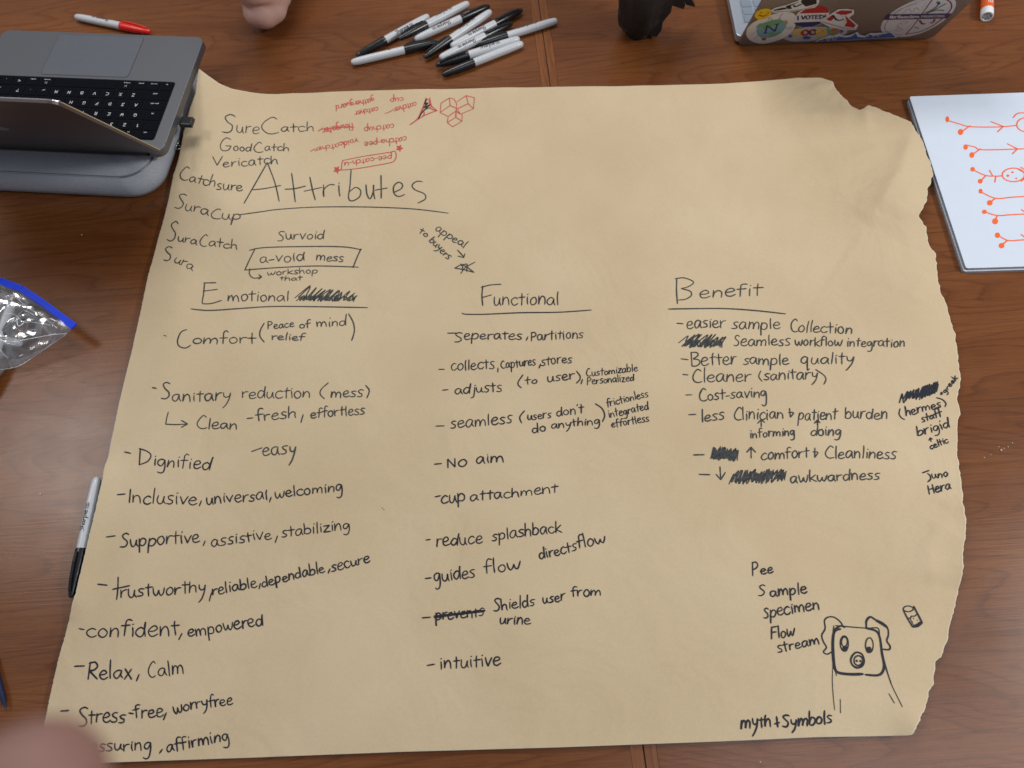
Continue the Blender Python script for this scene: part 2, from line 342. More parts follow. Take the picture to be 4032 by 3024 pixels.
GLP = {k: (v[0], parse(v[1])) for k, v in GL.items()}; GUP = {k: (v[0], parse(v[1])) for k, v in GU.items()}
def layout(text, x0, y0, x1, y1, xh, asc=None, slant=.06, jit=.105, step=5.0, desc=None):
    """polylines in photo-like coordinates (y down)"""
    asc = asc or xh * 1.75; desc = desc or min(xh * .85, asc * .6)
    adv = [(GUP[c][0] * asc / xh * .56 if c in GUP else GLP[c][0]) for c in text]
    tot = sum(adv) - .12; dx, dy = x1 - x0, y1 - y0; L = math.hypot(dx, dy); ux, uy = dx / L, dy / L; vx, vy = uy, -ux
    k = L / tot; out = []; pos = 0
    for c, a in zip(text, adv):
        up = c in GUP; gw, st = (GUP if up else GLP)[c]
        js = 1 + random.uniform(-jit, jit); jy = random.uniform(-jit, jit) * xh * .8; sl = slant + random.uniform(-jit, jit) * .7; ja = random.uniform(-jit, jit) * .5
        fx = (a / gw) * k
        for s in st:
            P = []
            for gx, gy in s:
                gx += random.uniform(-jit, jit) * .35; gy += random.uniform(-jit, jit) * .35
                if len(P) and (s[len(P)] == s[len(P)-1]): P.append(P[-1]); continue
                if up: Y = gy * asc / 2 * js
                elif gy > 1: Y = (xh + (gy - 1) * (asc - xh)) * js
                elif gy < 0: Y = gy * desc
                else: Y = gy * xh * js
                X = (pos * k) + gx * fx + Y * sl; Y += jy + gx * ja * xh
                P.append((x0 + ux * X + vx * Y, y0 + uy * X + vy * Y))
            out.append(smooth_pts(P, step))
        pos += a
    return out

# ================================================================== the table
tb = empty('table', (0, 0, -.03), 'cherry wood conference table with a seam between two veneered tops', 'table')
def tpart(name, poly, m, z0=-.03, z1=0.0):
    b = MB(); b.slab(poly, z0 + .03, z1 + .03); return b.build(name, m, tb)
sa = un((2119, 0)); sb = un((2544, 3024)); sd = (sb - sa).normalized(); sn = Vector((-sd.y, sd.x, 0))   # seam line, sn points right
if sn.x < 0: sn = -sn
def sp(t, o): p = sa - sd * t + sn * o; return (p.x, p.y)
def strip(o0, o1, t0=.75, t1=-1.75): return [sp(t1, o0), sp(t1, o1), sp(t0, o1), sp(t0, o0)]
bw = .0128
tpart('tabletop', strip(-1.35, -bw-.0003), M['wood_l']); tpart('tabletop', strip(bw+.0003, 1.5), M['wood_r'])
tpart('edge_band', strip(-bw, -.0008), M['band'], z1=-.0001); tpart('edge_band', strip(.0008, bw), M['band'], z1=-.0002)
tpart('seam_groove', strip(-bw-.0005, bw+.0005), M['groove'], -.028, -.0013)

# ================================================================== the kraft paper
def pl(ox, oy, s, pts): return [(ox + x / s, oy + y / s) for x, y in pts]
LEFT = [(783,271),(771,366),(745,435),(722,520),(699,640),(682,690),(661,795),(645,860),(622,940),(606,1005),(584,1080),(552,1234),(517,1391),(498,1464),(468,1590),(434,1751),(405,1877),(376,2005),(346,2130),(295,2345),(267,2458),(230,2594),(199,2729),(172,2865),(146,3014)]
TOP = [(783,271),(820,299),(868,333),(916,352),(990,364),(1153,367),(1406,358),(1700,351),(2000,344),(2200,342),(2598,336),(2851,329),(3000,319),(3138,306),(3232,306),(3278,320)]
RIGHT = [(3278,320),(3290,345),(3312,376),(3336,395),(3346,413),(3384,432),(3400,427),(3420,416),(3465,428),(3510,446),(3550,465),(3586,486),(3600,503),(3622,538),(3643,575),(3652,610),(3664,650),(3667,672),(3672,695),(3666,720),(3658,752),(3646,785),(3634,812),(3624,836),(3622,856),(3634,872),(3646,893),(3650,930),(3652,960),(3664,975),(3676,990),(3688,1012),(3694,1032),(3690,1070),(3691,1110),(3708,1160),(3728,1198),(3745,1270),(3765,1340),(3771,1400),(3777,1459),(3779,1530),(3772,1580),(3782,1606),(3775,1650),(3769,1720),(3771,1821),(3787,1889),(3795,1987),(3802,2060),(3800,2120),(3790,2183),(3794,2232),(3787,2281),(3771,2340),(3753,2428),(3729,2496),(3722,2540),(3704,2580),(3690,2606),(3682,2650),(3672,2700),(3650,2735),(3640,2780),(3630,2815),(3622,2845),(3614,2868),(3590,2893)]
BOT = [(146,3014),(443,3002),(1000,2983),(1568,2961),(2200,2943),(2550,2930),(2900,2917),(3200,2903),(3572,2896),(3590,2893)]
def fc(p, q): return np.array([un(p).x, un(p).y])
TLc = fc((783, 330), 0); BRc = fc((3600, 2885), 0); mk0 = np.array([-.479, .325]); mk1 = np.array([-.489, .185])
L0 = fc((700, 640), 0); L1 = fc((172, 2865), 0); LD = (L1 - L0) / np.linalg.norm(L1 - L0); LN = np.array([-LD[1], LD[0]]); LN = LN if LN[0] > 0 else -LN
T0 = fc((1000, 364), 0); T1 = fc((3100, 312), 0)
CRE = []   # crease folds: (points, height, left width, right width)
def crease(pts, h, wl, wr): CRE.append(([fc(p, 0) for p in pts], h, wl, wr))
crease([(3585, 505), (3545, 640), (3525, 700), (3470, 790), (3395, 905)], .0135, .026, .085)
crease([(3395, 900), (3480, 850), (3590, 800)], .0036, .008, .02)
crease([(3400, 440), (3405, 520)], .0045, .014, .010)
crease([(3180, 360), (3280, 350), (3330, 400)], .0032, .012, .012)
crease([(3160, 465), (3260, 470), (3350, 490)], .0030, .02, .012)
crease([(3280, 660), (3400, 620), (3470, 600)], .0022, .012, .012)
crease([(3500, 880), (3640, 850)], .0030, .010, .010)
crease([(3640, 1090), (3560, 1200)], .0028, .02, .016)
crease([(3720, 2040), (3640, 2170), (3660, 2320)], .0050, .03, .03)
crease([(3805, 1960), (3800, 2100), (3792, 2340)], .0090, .022, .022)
crease([(2450, 380), (2620, 372), (2900, 395)], .0016, .014, .014)
crease([(2840, 640), (3040, 655), (3200, 720)], .0030, .045, .03)
crease([(3240, 690), (3330, 690), (3460, 640)], .0014, .006, .010)
crease([(3350, 640), (3460, 615)], .0012, .006, .008)
crease([(3090, 430), (3180, 560), (3330, 700)], .0030, .03, .02)
crease([(2700, 520), (2950, 470), (3120, 500)], .0022, .03, .025)
crease([(3000, 760), (3200, 720), (3360, 800)], .0024, .03, .02)
crease([(820, 330), (1000, 420), (1250, 400)], .0016, .03, .03)
def segd(x, y, P):
    best = np.full(x.shape, 9.0); side = np.zeros(x.shape); tt = np.zeros(x.shape); n = len(P) - 1
    for i in range(n):
        a, b = P[i], P[i+1]; d = b - a; L2 = (d**2).sum()
        t = np.clip(((x-a[0])*d[0] + (y-a[1])*d[1]) / L2, 0, 1)
        ex = x - a[0] - t*d[0]; ey = y - a[1] - t*d[1]; dist = np.hypot(ex, ey)
        k = dist < best; best = np.where(k, dist, best); side = np.where(k, d[0]*ey - d[1]*ex, side); tt = np.where(k, (i + t) / n, tt)
    return best, side, tt
def hgt(x, y):
    x = np.asarray(x, float); y = np.asarray(y, float)
    h = .0055 + .0018*np.sin(9*x+3*y+1) * np.sin(7*y-2*x) + .0007*np.sin(23*x-11*y) * np.sin(17*y+5*x+2)
    q_ = np.clip((y-.55)*2.2, 0, 1); h = h + q_*(.0007*np.sin(41*x+13*y)*np.sin(33*y-8*x+1) + .0003*np.sin(75*x-40*y+2)*np.sin(60*y+22*x))
    d = np.hypot((x-TLc[0]), (y-TLc[1])*.8); h = h + .042*np.exp(-(d/.085)**2)          # lifted far-left corner
    s = (x-L0[0])*LN[0] + (y-L0[1])*LN[1]; al = (x-L0[0])*LD[0] + (y-L0[1])*LD[1]
    h = h + .0065*np.exp(-((s-.055)/.042)**2) * np.clip(1.25 - al*1.2, 0, 1)                # roll memory beside the left edge
    d = np.hypot(x-BRc[0], y-BRc[1]); h = h + .010*np.exp(-(d/.022)**2)                     # turned-up near-right corner
    b, sd_, t = segd(x, y, [mk0, mk1]); h = h + .0085*np.exp(-(b/.018)**2)                  # rides over the pen
    for P, A, wl, wr in CRE:
        b, sd_, t = segd(x, y, P); w = np.where(sd_ > 0, wr, wl)
        h = h + A*np.exp(-np.sqrt((b/w)**2 + (.004 if A > .004 else .05))) * np.clip(np.minimum(t*4+.25, (1-t)*4+.25), 0, 1)
    tx = (x-.50)/.05; h = h + .0035*np.exp(-tx**2)*np.clip((y-.15)*3, 0, 1)*np.clip((.95-y)*8, 0, 1)
    return h
GX0, GY0, GD = -.66, -.10, .0025
_gx, _gy = np.meshgrid(np.arange(GX0, .72, GD), np.arange(GY0, 1.10, GD)); HG = hgt(_gx, _gy).tolist(); GNX, GNY = len(HG[0]) - 2, len(HG) - 2
def hfast(x, y):
    fx = (x - GX0) / GD; fy = (y - GY0) / GD; i = min(max(int(fx), 0), GNX); j = min(max(int(fy), 0), GNY); fx -= i; fy -= j
    a, c = HG[j], HG[j+1]
    return (a[i]*(1-fx) + a[i+1]*fx)*(1-fy) + (c[i]*(1-fx) + c[i+1]*fx)*fy
def up(p, off=0.0):
    d = ray(p); z = .003
    for _ in range(5):
        k = (H - z) / -d.z; z = hfast(d.x*k, d.y*k)
    return Vector((d.x*k, d.y*k, z)) + Vector((-d.x*off, -d.y*off, off))
def resample(P, n, wts=None):
    P = np.array(P, float); d = np.r_[0, np.cumsum(np.hypot(*np.diff(P, axis=0).T))]; d /= d[-1]
    t = np.linspace(0, 1, n) if wts is None else wts
    return np.c_[np.interp(t, d, P[:, 0]), np.interp(t, d, P[:, 1])]
def wpts(P, step=.0022):
    Q = np.array([(up(p).x, up(p).y) for p in P]); d = np.r_[0, np.cumsum(np.hypot(*np.diff(Q, axis=0).T))]
    t = np.arange(0, d[-1], step); return np.c_[np.interp(t, d, Q[:, 0]), np.interp(t, d, Q[:, 1])]
def fray(Q, amps):
    n = len(Q); tg = np.gradient(Q, axis=0); tg /= np.linalg.norm(tg, axis=1)[:, None] + 1e-9; nr = np.c_[-tg[:, 1], tg[:, 0]]; off = np.zeros(n)
    for a, f in amps: off += a * np.array([mnoise.noise(Vector((k*f, a*1e4, 0))) for k in range(n)])
    off[:2] = 0; off[-2:] = 0; return Q + nr * off[:, None]
eL = wpts(LEFT[::-1]); eL = fray(eL, [(.0007, .9), (.0004, .31)])          # serrated cut edge
eR = wpts(RIGHT, .0016); eR = fray(eR, [(.0030, .05), (.0022, .16), (.0007, .45), (.0003, .95)])
eT = wpts(TOP, .004); eB = wpts(BOT[::-1], .004)
OUT = np.r_[eL, eT, eR, eB]                                                # clockwise: near-left, far-left, far-right, near-right
nb = len(OUT); dlt = np.roll(OUT, -1, 0) - np.roll(OUT, 1, 0); dlt /= np.linalg.norm(dlt, axis=1)[:, None] + 1e-9
INN = OUT + np.c_[dlt[:, 1], -dlt[:, 0]] * .0011
gx = np.arange(-.60, .66, .0036); gy = np.arange(-.05, 1.02, .0036); GX, GY = np.meshgrid(gx, gy); gp = np.c_[GX.ravel(), GY.ravel()]
ins = np.zeros(len(gp), bool); O2 = OUT[::3]
for k in range(len(O2)):
    a, c = O2[k], O2[(k+1) % len(O2)]
    if a[1] == c[1]: continue
    cr = ((a[1] > gp[:, 1]) != (c[1] > gp[:, 1])) & (gp[:, 0] < (c[0]-a[0])*(gp[:, 1]-a[1])/(c[1]-a[1]) + a[0]); ins ^= cr
gp = gp[ins]; keep = np.ones(len(gp), bool)
cell = {}
for k, p in enumerate(OUT): cell.setdefault((int(p[0]//.004), int(p[1]//.004)), []).append(p)
for k, p in enumerate(gp):
    ci, cj = int(p[0]//.004), int(p[1]//.004)
    for a in (-1, 0, 1):
        for c in (-1, 0, 1):
            for q in cell.get((ci+a, cj+c), ()):
                if (p[0]-q[0])**2 + (p[1]-q[1])**2 < .0024**2: keep[k] = False
gp = gp[keep]
allp = [Vector(p) for p in OUT] + [Vector(p) for p in INN] + [Vector(p) for p in gp]
rv, re, rf, ov, oe, of = delaunay_2d_cdt(allp, [], [list(range(nb))], 1, 1e-7)
XY = np.array([(v.x, v.y) for v in rv]); Z = hgt(XY[:, 0], XY[:, 1])
b = MB(); b.v = [(float(x), float(y), float(z)) for (x, y), z in zip(XY, Z)]
def ccw(f): 
    a, c, d = (XY[i] for i in f[:3]); return f if (c[0]-a[0])*(d[1]-a[1]) - (c[1]-a[1])*(d[0]-a[0]) > 0 else f[::-1]
b.f = [tuple(ccw(f)) for f in rf]; b.m = [0]*len(b.f)
paper = b.build('kraft_paper_sheet', M['kraft'], smooth=True)
tv = np.array([1.0 if (len(o) and min(o) < nb) else 0.0 for o in ov])
tag(paper, 'large sheet of brown kraft paper with torn right edge, covered in handwritten lists', 'paper')
at = paper.data.attributes.new('torn', 'FLOAT', 'POINT')
at.data.foreach_set('value', tv)
sm = paper.modifiers.new('thickness', 'SOLIDIFY'); sm.thickness = .00022; sm.offset = -1

UPV = Vector((0, 0, 1)); INKN = [0]
def pen(mb, P, w=.0017, m=0, taper=.12):
    INKN[0] += 1; w *= .90; off = .00035 + (INKN[0] % 60) * 4e-6
    C = [up(p, off) for p in P]
    a = random.uniform(.85, 1.1); ph = random.uniform(0, 6)
    mb.ribbon(C, w * a, UPV, m, wf=lambda t: (1 + .08*math.sin(9*t+ph)) * min(1, .72 + 4*t, .72 + 4*(1-t)))
def blobp(mb, c, rx, ry, m=0, mapper=None, n=16):
    mapper = mapper or (lambda p: up(p, .0008))
    pts = [mapper((c[0] + rx*math.cos(2*math.pi*i/n), c[1] + ry*math.sin(2*math.pi*i/n))) for i in range(n)]
    mb.add(pts, [tuple(range(n))[::-1]], m)
class Tile:
    def __init__(s, ox, oy, k, soft=False): s.ox, s.oy, s.k, s.soft = ox, oy, k, soft
    def P(s, pts): return [(s.ox + x/s.k, s.oy + y/s.k) for x, y in pts]
    def text(s, t, x0, y0, x1, y1, xh, asc=None, w=.0017, mat=None, name='handwritten_word', slant=.06, jit=.105, extra=(), desc=None):
        mat = mat or ('ink_soft' if s.soft else 'ink')
        mb = MB(); a = s.P([(x0, y0), (x1, y1)])
        for P in layout(t, *a[0], *a[1], xh/s.k, asc/s.k if asc else None, slant, jit, desc=desc/s.k if desc else None): pen(mb, P, w)
        for e in extra: pen(mb, smooth_pts(s.P(e), 5), w)
        return mb.build(name, M[mat], paper)
    def draw(s, name, strokes, w=.0017, mat=None, smooth=True, step=5):
        mb = MB(); mat = mat or ('ink_soft' if s.soft else 'ink')
        for st in strokes:
            ww = w
            if isinstance(st, tuple): st, ww = st
            P = s.P(st); pen(mb, smooth_pts(P, step) if smooth else P, ww)
        return mb.build(name, M[mat], paper)
    def dash(s, *p): return s.draw('bullet_dash', [list(p)])
    def scribble(s, x0, y0, x1, y1, hgt_, n, lean=.6, w=.0015, mat=None, name='scribbled_out_word', passes=1, hf=None):
        st = []
        for q in range(passes):
            P = []
            for i in range(n*2+1):
                t = i/(n*2); e = hgt_ * (.5 if i % 2 else -.5) * random.uniform(.45, 1.15) * (hf(t) if hf else 1)
                P += [(x0+(x1-x0)*min(1, max(0, t+random.uniform(-.6, .6)/n)) + e*lean + random.uniform(-6, 6), y0+(y1-y0)*t - e + random.uniform(-.08, .08)*hgt_)]
            st.append(P)
        return s.draw(name, st, w, mat)

A = Tile(600, 330, 2, True)
A.text('S', 545, 380, 640, 380, 80, 150); A.text('ure', 655, 380, 835, 396, 52); A.text('C', 850, 398, 990, 396, 60, 132); A.text('atch', 1005, 376, 1272, 372, 42, 80)
A.text('G', 520, 532, 618, 530, 45, 100); A.text('ood', 635, 530, 775, 532, 36, 68); A.text('C', 795, 540, 868, 538, 40, 76); A.text('atch', 880, 528, 1072, 527, 34, 68)
A.text('V', 470, 640, 552, 640, 40, 78); A.text('ericatch', 553, 656, 985, 628, 42, 66)
A.text('C', 205, 748, 272, 757, 50, 105); A.text('atch', 285, 765, 488, 812, 45, 85); A.text('sure', 500, 833, 705, 838, 45)
A.text('S', 172, 975, 242, 985, 60, 125); A.text('ura', 245, 990, 435, 1035, 45); A.text('C', 453, 1058, 530, 1064, 40, 75); A.text('up', 540, 1062, 692, 1070, 46, desc=45)
A.text('S', 112, 1235, 182, 1240, 60, 168); A.text('ura', 192, 1236, 345, 1266, 42); A.text('C', 365, 1275, 422, 1280, 50, 90); A.text('atch', 435, 1275, 665, 1302, 40, 80)
A.text('S', 86, 1392, 150, 1396, 50, 105); A.text('ura', 160, 1402, 312, 1468, 46)
A.draw('underline', [[(690, 1030), (850, 1008), (1000, 988), (1300, 970), (1700, 970), (2050, 985), (2330, 1018)]])
A.draw('handwritten_word', [([(722, 940), (905, 620)], .0021), ([(905, 620), (965, 780), (998, 925)], .0021), ([(778, 835), (880, 825), (1010, 800)], .002)])
A.draw('handwritten_word', [([(1097, 705), (1112, 820), (1125, 930)], .0021), ([(1045, 830), (1120, 825), (1205, 805)], .002), ([(1240, 735), (1262, 840), (1282, 912)], .0021), ([(1195, 845), (1260, 832), (1335, 815)], .002)])
A.text('r', 1325, 892, 1425, 890, 95, w=.002); A.text('i', 1450, 888, 1482, 886, 95, 130, w=.002)
A.draw('handwritten_word', [([(1565, 675), (1556, 800), (1545, 900), (1575, 922), (1630, 890), (1640, 840), (1600, 815), (1552, 850)], .002)])
A.draw('handwritten_word', [([(1682, 795), (1690, 870), (1715, 905), (1738, 850), (1742, 795), (1742, 795), (1742, 860), (1752, 905)], .002), ([(1800, 720), (1802, 820), (1802, 900)], .002), ([(1755, 837), (1850, 820)], .002)])
A.draw('handwritten_word', [([(1900, 855), (1960, 825), (1968, 790), (1935, 775), (1900, 810), (1905, 865), (1940, 887), (1985, 872)], .002), ([(2125, 770), (2080, 768), (2045, 800), (2070, 835), (2140, 865), (2150, 905), (2092, 938)], .002)])
A.text('S', 982, 1238, 1038, 1236, 40, 80); A.text('urvoid', 1045, 1226, 1350, 1224, 44, 76)
A.draw('hand_drawn_box', [[(765, 1310), (900, 1288), (1300, 1280), (1520, 1285), (1645, 1306)], [(1642, 1300), (1610, 1370), (1580, 1446)], [(805, 1305), (765, 1385), (728, 1466)], [(725, 1466), (1000, 1446), (1300, 1434), (1622, 1443)]])
A.text('a-void', 840, 1412, 1195, 1394, 52, 70); A.text('mess', 1285, 1390, 1502, 1400, 42)
A.draw('hand_drawn_arrow', [[(768, 1455), (765, 1500), (800, 1530), (860, 1520)], [(838, 1502), (860, 1520), (860, 1520), (838, 1536)]])
A.text('workshop', 900, 1510, 1300, 1488, 28, 45, w=.0014); A.text('that', 1000, 1548, 1178, 1545, 22, 36, w=.0014)

E_ = Tile(600, 1050, 2, True)
E_.draw('handwritten_word', [[(410, 130), (402, 220), (392, 282), (410, 292), (470, 288), (545, 265)], [(405, 128), (500, 126)], [(400, 192), (512, 178)]])
E_.text('motional', 590, 274, 1070, 270, 50, 78)
E_.scribble(1160, 205, 1600, 240, 95, 13, .9, hf=lambda t: 1.25 - .6*t); E_.scribble(1150, 245, 1600, 250, 50, 16, .5, passes=2)
E_.draw('underline', [[(305, 332), (450, 344), (700, 328), (950, 313), (1300, 315), (1692, 322)]])
E_.dash((90, 541), (108, 546))
E_.draw('handwritten_word', [[(270, 495), (225, 515), (198, 580), (210, 625), (260, 640), (300, 618)]]); E_.text('omfort', 312, 603, 805, 603, 44, 98)
E_.draw('parenthesis', [[(880, 445), (850, 500), (848, 550), (880, 593)]]); E_.draw('parenthesis', [[(1545, 370), (1582, 440), (1590, 510), (1570, 580)]])
E_.text('Peace', 905, 492, 1112, 474, 34, 62); E_.text('of', 1155, 488, 1240, 482, 36, 68); E_.text('mind', 1290, 476, 1522, 462, 38, 88)
E_.text('relief', 935, 578, 1192, 582, 34, 62); E_.dash((0, 952), (30, 957))
E_.text('S', 70, 1048, 142, 1044, 60, 130); E_.text('anitary', 150, 1066, 612, 1045, 55, 82, desc=65)
E_.text('reduction', 700, 1036, 1240, 1030, 55, 84); E_.draw('parenthesis', [[(1385, 914), (1330, 965), (1322, 1005), (1355, 1040)]])
E_.text('mess', 1400, 1030, 1652, 1025, 52); E_.draw('parenthesis', [[(1680, 935), (1708, 975), (1690, 1032)]])
E_.draw('hand_drawn_arrow', [[(125, 1145), (112, 1195), (105, 1240), (105, 1240), (190, 1243), (276, 1238)], [(228, 1210), (278, 1238), (278, 1238), (228, 1264)]])
E_.text('C', 345, 1277, 425, 1275, 50, 98); E_.text('lean', 430, 1276, 662, 1280, 50, 90)
E_.dash((745, 1195), (790, 1190)); E_.text('fresh', 815, 1216, 1128, 1190, 50, 95); E_.draw('comma', [[(1187, 1165), (1170, 1226)]]); E_.text('effortless', 1245, 1192, 1672, 1162, 46, 84)
E_.dash((780, 1455), (862, 1426)); E_.text('easy', 862, 1490, 1128, 1472, 62, desc=85)

G = Tile(300, 1700, 2)
G.dash((380, 158), (428, 169)); G.text('D', 485, 264, 590, 262, 60, 124); G.text('ignified', 600, 265, 1052, 298, 60, 108)
G.dash((325, 495), (385, 490)); G.text('Inclusive', 405, 560, 945, 578, 66, 108); G.draw('comma', [[(985, 545), (970, 582)]])
G.text('universal', 1018, 572, 1506, 534, 56, 80); G.draw('comma', [[(1535, 515), (1522, 552)]]); G.text('welcoming', 1560, 526, 2096, 466, 50, 78, desc=55)
G.dash((238, 828), (308, 819)); G.text('Supportive', 345, 912, 968, 872, 60, 105); G.draw('comma', [[(1015, 860), (1000, 896)]])
G.text('assistive', 1060, 905, 1536, 840, 54, 85); G.draw('comma', [[(1585, 820), (1567, 872)]]); G.text('stabilizing', 1615, 832, 2152, 768, 50, 88)
G.dash((170, 1200), (242, 1208)); G.draw('handwritten_word', [[(330, 1145), (327, 1240), (318, 1320)], [(288, 1240), (420, 1212)]])
G.text('rustworthy', 345, 1308, 1018, 1264, 62, 92, desc=75); G.draw('comma', [[(1065, 1268), (1048, 1332)]])
G.text('reliable', 1070, 1288, 1422, 1222, 50, 92); G.draw('comma', [[(1450, 1195), (1440, 1236)]])
G.text('dependable', 1462, 1222, 1956, 1104, 46, 92); G.draw('comma', [[(1998, 1080), (1985, 1112)]]); G.text('secure', 2010, 1104, 2312, 1030, 52)
G.dash((22, 1550), (62, 1558)); G.text('confident', 78, 1620, 806, 1602, 76, 118); G.draw('comma', [[(832, 1588), (808, 1636)]]); G.text('empowered', 878, 1617, 1468, 1524, 60, 96)

Hh = Tile(0, 2300, 2.212)
Hh.dash((648, 715), (735, 712)); Hh.text('Relax', 752, 830, 1142, 822, 80, 148, w=.0019); Hh.draw('comma', [([(1210, 788), (1188, 842)], .002)])
Hh.text('C', 1285, 812, 1350, 808, 70, 142, w=.0014); Hh.text('alm', 1375, 802, 1602, 780, 72, 126, w=.0015)
Hh.dash((530, 1105), (597, 1100)); Hh.text('S', 680, 1238, 765, 1232, 80, 178); Hh.text('tress', 765, 1212, 1085, 1204, 80, 128); Hh.dash((1122, 1122), (1160, 1128))
Hh.text('free', 1165, 1172, 1422, 1150, 75, 112); Hh.draw('comma', [[(1447, 1122), (1424, 1180)]]); Hh.text('worry', 1512, 1132, 1810, 1062, 60); Hh.text('free', 1820, 1077, 2022, 1045, 58, 112)
Hh.text('assuring', 770, 1458, 1312, 1444, 66, 90, desc=80); Hh.draw('comma', [[(1412, 1440), (1390, 1470)]]); Hh.text('affirming', 1448, 1468, 1992, 1362, 62, 112, desc=60)

Ff = Tile(1600, 1080, 2)
Ff.draw('handwritten_word', [[(602, 92), (595, 170), (602, 246)], [(590, 102), (660, 84), (745, 78)], [(598, 182), (670, 162)]]); Ff.text('unctional', 680, 243, 1198, 238, 60, 98)
Ff.draw('underline', [[(440, 306), (470, 314), (620, 314), (900, 302), (1200, 298), (1455, 281)]])
Ff.dash((325, 463), (400, 462)); Ff.text('S', 378, 534, 442, 530, 40, 80); Ff.text('eperates', 448, 515, 908, 510, 46, 64, desc=35); Ff.draw('comma', [[(957, 493), (944, 520)]]); Ff.text('Partitions', 978, 524, 1392, 503, 46, 70)
Ff.dash((255, 748), (300, 748)); Ff.text('collects', 350, 762, 692, 738, 52, 76); Ff.draw('comma', [[(722, 738), (720, 770)]]); Ff.text('Captures', 745, 742, 1018, 714, 42, 66); Ff.draw('comma', [[(1057, 708), (1045, 738)]]); Ff.text('stores', 1060, 717, 1302, 694, 44, 64)
Ff.dash((285, 912), (328, 908)); Ff.text('adjusts', 380, 942, 752, 922, 48, 76); Ff.draw('parenthesis', [[(918, 792), (882, 845), (882, 872), (905, 893)]]); Ff.text('to', 935, 866, 1032, 860, 34, 66); Ff.text('user', 1108, 852, 1322, 824, 46)
Ff.draw('parenthesis', [[(1340, 762), (1368, 800), (1365, 830), (1340, 856)], [(1387, 828), (1376, 862)]]); Ff.text('Customizable', 1418, 808, 1820, 762, 34, 60, w=.0015); Ff.text('Personalized', 1420, 870, 1792, 838, 34, 60, w=.0015)
Ff.dash((232, 1195), (298, 1193)); Ff.text('seamless', 345, 1217, 832, 1172, 56, 78); Ff.draw('parenthesis', [[(930, 1075), (893, 1125), (908, 1170)]]); Ff.text('users', 950, 1147, 1140, 1128, 40); Ff.text("don't", 1183, 1118, 1392, 1092, 42, 70)
Ff.draw('parenthesis', [[(1490, 1020), (1540, 1055), (1562, 1110), (1545, 1160)]]); Ff.text('do', 988, 1247, 1096, 1234, 38, 78); Ff.text('anything', 1138, 1217, 1520, 1178, 38, 64)
Ff.text('frictionless', 1578, 1046, 1906, 962, 36, 64, w=.0015); Ff.text('integrated', 1593, 1132, 1908, 1064, 36, 64, w=.0015); Ff.text('effortless', 1615, 1208, 1912, 1158, 36, 62, w=.0015)
Ff.dash((222, 1495), (275, 1490)); Ff.text('No', 318, 1524, 478, 1504, 60, 70); Ff.text('aim', 543, 1492, 768, 1478, 52, 74)

I = Tile(1600, 1850, 2)
I.dash((228, 212), (268, 203)); I.text('cup', 270, 264, 462, 248, 62, desc=45); I.text('attachment', 500, 247, 1188, 178, 46, 72)
I.dash((155, 552), (188, 548)); I.text('reduce', 230, 602, 597, 574, 60, 100); I.text('splashback', 672, 556, 1218, 488, 54, 94)
I.dash((150, 855), (195, 850)); I.text('guides', 218, 882, 540, 848, 62, 92, desc=60); I.text('flow', 610, 822, 897, 784, 56, 108); I.text('directs', 1048, 708, 1342, 632, 52, 98); I.text('flow', 1345, 622, 1568, 568, 52, 98)
I.dash((125, 1165), (188, 1160)); I.text('prevents', 228, 1182, 608, 1150, 55, 74, extra=([(218, 1152), (400, 1132), (618, 1106)], [(220, 1164), (420, 1136), (616, 1114)]), name='struck_out_word')
I.text('Shields', 683, 1113, 1012, 1070, 50, 92); I.text('user', 1072, 1052, 1247, 1028, 50); I.text('from', 1298, 1004, 1532, 988, 48, 78); I.text('urine', 728, 1218, 974, 1216, 50, 66)
I.dash((165, 1540), (222, 1530)); I.text('intuitive', 260, 1568, 738, 1534, 62, 108)

J = Tile(2600, 1060, 2, True)
J.draw('handwritten_word', [[(130, 72), (128, 170), (135, 270)], [(118, 74), (190, 68), (262, 100), (225, 135), (165, 152), (165, 152), (235, 172), (245, 205), (200, 235), (138, 242)]]); J.text('enefit', 303, 224, 792, 204, 56, 94)
J.draw('underline', [[(65, 313), (250, 310), (500, 309), (750, 325), (985, 351)]])
J.dash((130, 425), (178, 428)); J.text('easier', 205, 466, 508, 456, 60, 82); J.text('sample', 560, 466, 938, 472, 56, 88); J.text('C', 1022, 492, 1078, 494, 50, 92); J.text('ollection', 1082, 494, 1508, 505, 50, 96)
J.scribble(180, 545, 500, 575, 110, 10, 1.0, passes=1); J.scribble(200, 580, 500, 585, 62, 13, .6, passes=2)
J.text('Seamless', 576, 604, 1022, 598, 52, 76); J.text('workflow', 1058, 602, 1425, 606, 44, 74); J.text('integration', 1463, 608, 1925, 612, 45, 74)
J.dash((165, 705), (220, 712)); J.text('Better', 243, 767, 598, 748, 60, 102); J.text('sample', 648, 748, 1008, 750, 50, 84); J.text('quality', 1102, 742, 1518, 742, 56, 88, desc=55)
J.dash((178, 828), (218, 832)); J.text('Cleaner', 248, 895, 708, 884, 60, 108); J.draw('parenthesis', [[(792, 800), (776, 845), (802, 882)]]); J.text('sanitary', 810, 872, 1238, 866, 52, 78); J.draw('parenthesis', [[(1225, 790), (1290, 835), (1305, 870), (1288, 905)]])
J.dash((200, 990), (248, 988)); J.text('Cost-saving', 305, 1038, 835, 1000, 50, 92, desc=75)
J.dash((225, 1145), (280, 1142)); J.text('less', 318, 1208, 502, 1184, 52, 110); J.text('Clinician', 578, 1188, 968, 1178, 56, 98)
